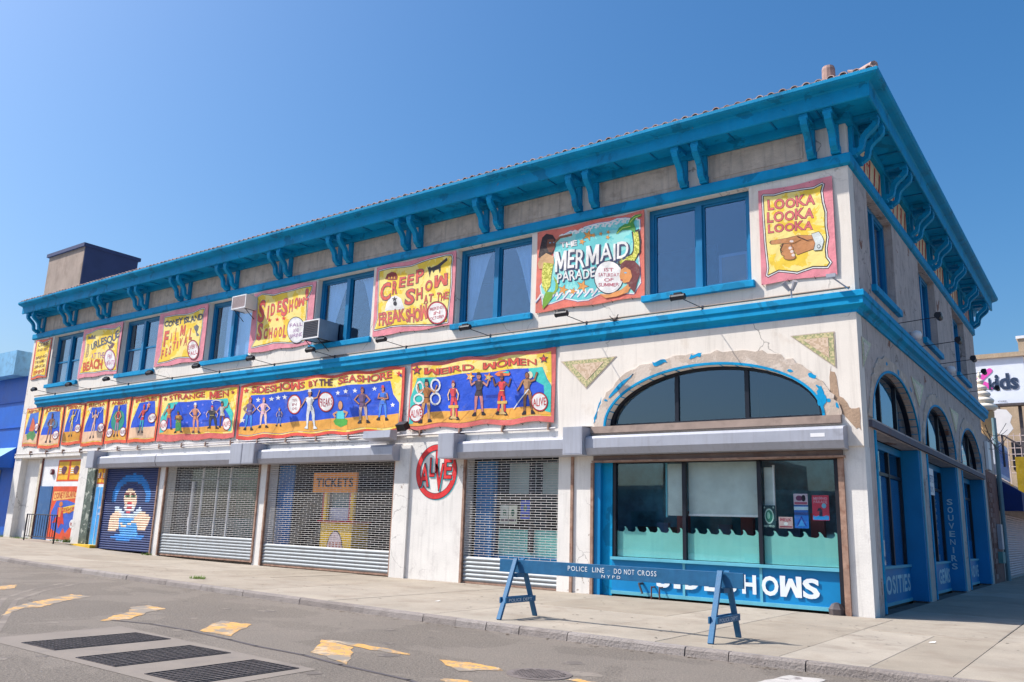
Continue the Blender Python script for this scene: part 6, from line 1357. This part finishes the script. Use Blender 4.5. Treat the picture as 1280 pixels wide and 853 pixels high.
for x in (-4.98, -4.77): mb.tube((x, -.08, 0), (x, -.08, .3), .018, PR, 8); mb.tube((x, -.08, .28), (x, .1, .28), .018, PR, 8)
mb.build('pipe', t)
t = thing('hose_tap', 'dark hose tap at the foot of the shop panel left of the standpipes', 'tap', (-5.3, -.05, 0)); mb = MB(); mb.tube((-5.3, .1, .34), (-5.3, -.1, .34), .03, M_IRON, 8); mb.tube((-5.3, -.1, .34), (-5.2, -.12, .12), .025, M_IRON, 8); mb.build('pipe', t)
t = thing('brick_lump', 'broken lump of masonry at the foot of the corner pier', 'rubble', (-.75, 0, 0)); mb = MB(); mb.lathe([(.16, 0), (.17, .12), (.1, .22), (.03, .25)], (-.74, -.02, 0), M_IRON, 7); mb.build('rubble', t)

# ================================================================ NEIGHBOURS
t = thing('blue_building', 'bright blue shop building with a pale parapet box at the far left', 'building', (-50, 5, 0))
mb = MB(); mb.box(-75, -39.4, .25, 20, -.3, 8.2, M_NBLUE); mb.build('wall', t); mb = MB(); mb.box(-75, -39.95, -.35, 12, 8.2, 9.45, M_NPALE); mb.build('parapet', t)
for z in (5.6, 6.9): mb = MB(); mb.box(-75, -39.42, .2, .249, z, z + .05, M_NBLUE); mb.build('trim', t)
mb = MB(); mb.prism([(-60, .24, 4.6), (-60, -.9, 3.75), (-60, -.9, 3.6), (-60, .24, 3.6)], (20.3, 0, 0), M_NBLUE); mb.build('awning', t); mb = MB(); mb.prism([(-60, .23, 4.61), (-60, -.92, 3.76), (-60, -.92, 3.74), (-60, .23, 4.59)], (20.31, 0, 0), M_NPALE); mb.build('awning_top', t)
me = slat_mb(6, .1, M_SLAT).mesh('slat')
sh = MB(); sh.box(-47, -40.9, .12, .24, .2, .3, M_SLAT); sho = sh.build('roller_shutter', t)
for i in range(32): inst('slat', me, sho, (-46.95, .22, .32 + i * .1))
t = thing('stair_tower', 'boxy beige roof tower with slate coping and painted-on side shade rising behind the left end of the roof', 'tower', (-48, 6.5, 0))
mb = MB(); mb.box(-50.4, -45.92, 5.0, 8.45, 0, 17.7, M_TOWER); mb.build('wall', t); mb = MB(); mb.box(-45.919, -45.86, 5.02, 8.45, 0, 17.6, M_TOWERD); mb.build('side_shade', t); mb = MB(); mb.box(-50.55, -45.8, 4.88, 8.6, 17.6, 17.82, M_TOWERD); mb.build('coping', t)  # thin slate sheet paints the shade onto the face away from the sun
mb = MB(); mb.box(-50.3, -45.95, 4.9, 5.0, 14.0, 14.5, M_NPALE); mb.build('flashing', t)
# right: gap shop with meters, shuttered shop with awning
t = thing('brick_gap_building', 'narrow dark brick front with meter boxes beyond the corner building', 'building', (-1, 21, 0))
mb = MB(); mb.box(-6, .02, 19.72, 22.9, -.2, 4.4, M_BRICK); mb.build('wall', t)
random.seed(8)
for r in range(20):
    for c in range(3): 
        mb = MB(); y = 19.9 + c * .42 + (.2 if r % 2 else 0); mb.box(.02, .045, y, y + .38, .15 + r * .2, .33 + r * .2, M_BRICK); mb.build('brick', t)
mb = MB(); mb.box(.02, .12, 20.0, 20.9, 4.45, 5.6, M_WHITE); mb.build('panel', t)
mb = MB(); mb.box(.05, .2, 21.3, 21.9, 1.3, 2.3, M_GREYM); mb.box(.05, .22, 20.9, 21.8, .75, 1.2, mat('meter_green', (90, 140, 140), .6)); mb.build('meter_box', t)
mb = MB(); mb.box(-6, .0, 19.72, 22.9, 4.4, 5.9, M_STUCCO_SIDE); mb.build('upper_wall', t)
t = thing('downpipe', 'tall grey green pipe between the brick gap and the shuttered shop', 'pipe', (.12, 22.95, 0)); mb = MB(); mb.tube((.14, 23.0, 0), (.14, 23.0, 6.9), .09, mat('pipe_green', (110, 140, 150), .6), 8); mb.build('pipe', t)
t = thing('shuttered_shop', 'low shop with a pale roller shutter and navy awning at the right edge', 'building', (-1, 30, 0))
mb = MB(); mb.box(-8, .0, 23.2, 44, -.2, 4.4, M_STUCCO_SIDE); mb.build('wall', t); me = slat_mb(11, .11, M_SLAT)
sh = MB(); sh.box(.001, .04, 23.4, 35, .02, .1, M_SLAT); sho = sh.build('roller_shutter', t)
sm = slat_mb(11.4, .105, mat('pink_slat', (190, 170, 172), .5)).mesh('slat')
for i in range(26): inst('slat', sm, sho, (.03, 23.5, .1 + i * .105), (0, 0, math.pi / 2))
NV = mat('navy_awning', (18, 46, 110), .7)
mb = MB(); mb.prism([(.01, 23.2, 4.3), (.9, 23.2, 3.7), (.9, 23.2, 2.9), (.88, 23.2, 2.9), (.88, 23.2, 3.68), (.01, 23.2, 4.26)], (0, 20, 0), NV); mb.prism([(.01, 23.19, 4.3), (.9, 23.19, 3.7), (.9, 23.19, 2.9), (.01, 23.19, 2.9)], (0, -.02, 0), NV); mb.build('awning', t)
mb = MB(); mb.box(-.05, .05, 23.3, 28.6, 4.45, 6.1, mat('lattice_sign', (214, 222, 240), .7, streak=((120, 150, 210), .6))); lb = mb.build('sign_board', t)
mb = MB()
for i in range(24): y = 23.5 + i * .21; mb.bar((.056, y, 4.6), (.056, y + .08, 5.9), .006, .03, paint((90, 130, 210)), up=(0, 1, 0))
letters(mb, 'BUMPER CARS', lambda a, b: (.06, 23.5 + 4.9 * a, 5.1 + .7 * b), paint((90, 130, 210)), off=.0); mb.build('lettering', lb)
t = thing('yellow_sign', 'mustard yellow vertical sign beyond the white lattice sign', 'sign', (.2, 29.5, 4.3)); mb = MB(); mb.box(.3, .8, 29.0, 30.2, 3.9, 5.7, paint((168, 140, 20))); mb.build('board', t)
# soft serve cone
t = thing('ice_cream_cone_statue', 'giant white soft serve cone statue on the low roof past the building', 'statue', (-.35, 24, 5.9)); IC = mat('soft_serve', (236, 226, 210), .5, var=.04); CO = mat('cone_tan', (206, 170, 124), .7)
mb = MB(); pr = []; zz = 7.35; rr = .62
for k in range(5):
    r1 = .62 - k * .115; h = .32
    for q in range(7): a = math.pi * q / 6; pr.append((max(.02, r1 - .13 + .15 * math.sin(a)), zz + h * q / 6))
    zz += h * .93
pr += [(.1, zz + .1), (.02, zz + .35)]; mb.lathe(pr, (-.38, 24, 0), IC, 20); mb.build('soft_serve', t, smooth=True)
mb = MB(); mb.lathe([(.22, 5.6), (.34, 6.6), (.46, 6.9), (.48, 7.3), (.42, 7.34)], (-.38, 24, 0), CO, 16); mb.build('cone', t)
t = thing('soft_serve_sign', 'flat white soft serve shaped sign on a post behind the cone statue', 'sign', (.0, 26, 6)); mb = MB(); pts = [(-.25, 6.7), (.05, 6.5), (.35, 6.45), (.6, 6.75), (.5, 7.05), (.6, 7.35), (.4, 7.65), (.0, 7.7), (-.25, 7.75)]
mb.prism([(x, 26, z) for x, z in pts], (0, .1, 0), M_WHITE); mb.build('board', t); mb = MB(); mb.tube((.1, 26.15, 5), (.1, 26.15, 7.8), .05, M_IRON, 6); mb.build('post', t)
# billboard
t = thing('billboard', 'white billboard reading kids with a pink K behind the corner building', 'billboard', (-2, 45, 10)); mb = MB(); mb.box(-8, .0, 45, 45.3, 10.6, 13.75, mat('billboard_white', (226, 230, 240), .5, var=.03)); bb = mb.build('board', t); mb = MB(); mb.box(-8.1, .1, 44.8, 45.4, 13.75, 14.05, M_BEIGE); mb.box(-8.1, .05, 44.7, 45.4, 10.45, 10.6, M_IRON); mb.build('frame', t)
MG = paint((234, 80, 180)); MD = paint((40, 60, 90))
for x in (-6.5, -3.5, -.5): mb = MB(); mb.box(x - .1, x + .1, 45.3, 45.5, 4, 10.5, M_IRON); mb.build('post', t)
mb = MB()
for (p, q) in (((-3.05, 11.0), (-3.05, 13.0)), ((-2.85, 12.15), (-2.02, 12.92)), ((-2.6, 12.15), (-2.0, 11.78))):
    d = Vector((q[0] - p[0], 0, q[1] - p[1])); mb.prism([(p[0] + d.x * f + math.cos(a) * .17, 44.98, p[1] + d.z * f + math.sin(a) * .17) for f, a in ([(1, math.atan2(d.z, d.x) - 1.57 + 3.14 * k / 6) for k in range(7)] + [(0, math.atan2(d.z, d.x) + 1.57 + 3.14 * k / 6) for k in range(7)])], (0, -.01, 0), MG)
mb.build('emblem', bb)
mb = MB(); letters(mb, 'k', lambda a, b: (-2.12 + .42 * a, 44.96, 11.62 + .8 * b), MD, off=.03); letters(mb, 'ids', lambda a, b: (-1.72 + 1.27 * a, 44.96, 11.62 + 1.06 * b), MD, off=.04, gap=.1); letters(mb, 'STORE', lambda a, b: (-1.7 + .5 * a, 44.96, 10.75 + .08 * b), MD); mb.build('lettering', bb)
t = thing('brick_block', 'beige brick building behind the billboard at the right edge', 'building', (0, 55, 0))
mb = MB(); mb.box(-14, 3.2, 50, 66, -.2, 14.2, M_BEIGE); mb.build('wall', t); mb = MB(); mb.box(-14.1, 3.3, 49.8, 50.3, 14.2, 14.45, M_FRIEZE); mb.build('parapet', t)
mb = MB(); mb.box(-.6, 2.2, 50.5, 53, 14.2, 16.1, M_BEIGE); mb.box(-.7, 2.3, 50.4, 53.1, 16.1, 16.3, M_WHITE); mb.build('chimney', t)
for x in (-4.2, -1.6, 1.2): mb = MB(); mb.box(x, x + 1.1, 49.9, 49.998, 6.6, 8.6, M_DARK2); mb.build('window', t)
t = thing('steel_stair_frame', 'lattice of pale steel bars above the white sign board', 'frame', (1, 33, 4.4)); mb = MB(); SM = mat('pale_steel', (196, 180, 176), .6)
for i in range(12): x = -1.2 + i * .3; mb.tube((x, 33, 4.4), (x, 33, 7.3), .02, SM, 5)
for i in range(7): z = 5.2 + i * .33; mb.tube((-1.2, 33.02, z), (2.2, 33.02, z), .02, SM, 5)
mb.tube((-1.0, 33, 7.6), (2.2, 33, 5.2), .05, M_IRON, 6); mb.build('bars', t, kind='stuff')
t = thing('utility_cables', 'dark cables and brackets strung between the building end and the pipe', 'cable', (0, 21, 6)); mb = MB(); random.seed(9)
for k in range(7):
    p0 = Vector((random.uniform(-.1, .2), 19.9 + random.uniform(0, .4), 5.6 + random.uniform(-.5, 1.1))); p1 = Vector((.15 + random.uniform(0, .5), 23 + random.uniform(0, 2.5), 5.9 + random.uniform(-.7, 1.0))); q = [p0.lerp(p1, s / 6) + Vector((0, 0, -.25 * math.sin(math.pi * s / 6))) for s in range(7)]
    for a_, b_ in zip(q[:-1], q[1:]): mb.tube(a_, b_, .014, M_BLACK, 4)
mb.build('cable', t)
# across the street (seen in the shop glass)
t = thing('opposite_building', 'low brick building row across the street reflected in the shop glass', 'building', (-15, -48, 0))
for k, (a_, b_, h_) in enumerate(((-70, -52, 6.5), (-52, -41, 9.0), (-41, -27, 5.0), (-27, -19, 7.5), (-19, -9, 4.6), (-9, 2, 6.2), (9, 22, 8.0), (22, 40, 5.5))):
    mb = MB(); mb.box(a_, b_ - .05, -60, -46, -.2, h_, mat('opposite_wall_%d' % (k % 4), ((150, 110, 96), (176, 164, 150), (120, 132, 146), (170, 128, 100))[k % 4], .9, var=.2)); mb.box(a_ - .1, b_ - .1, -60.1, -45.8, h_, h_ + .35, M_FRIEZE); mb.build('wall', t)
for i in range(12): mb = MB(); x = -57 + i * 4.5; mb.box(x, x + 2.6, -46, -45.95, .6, 3.2, M_DARK2); mb.build('window', t)
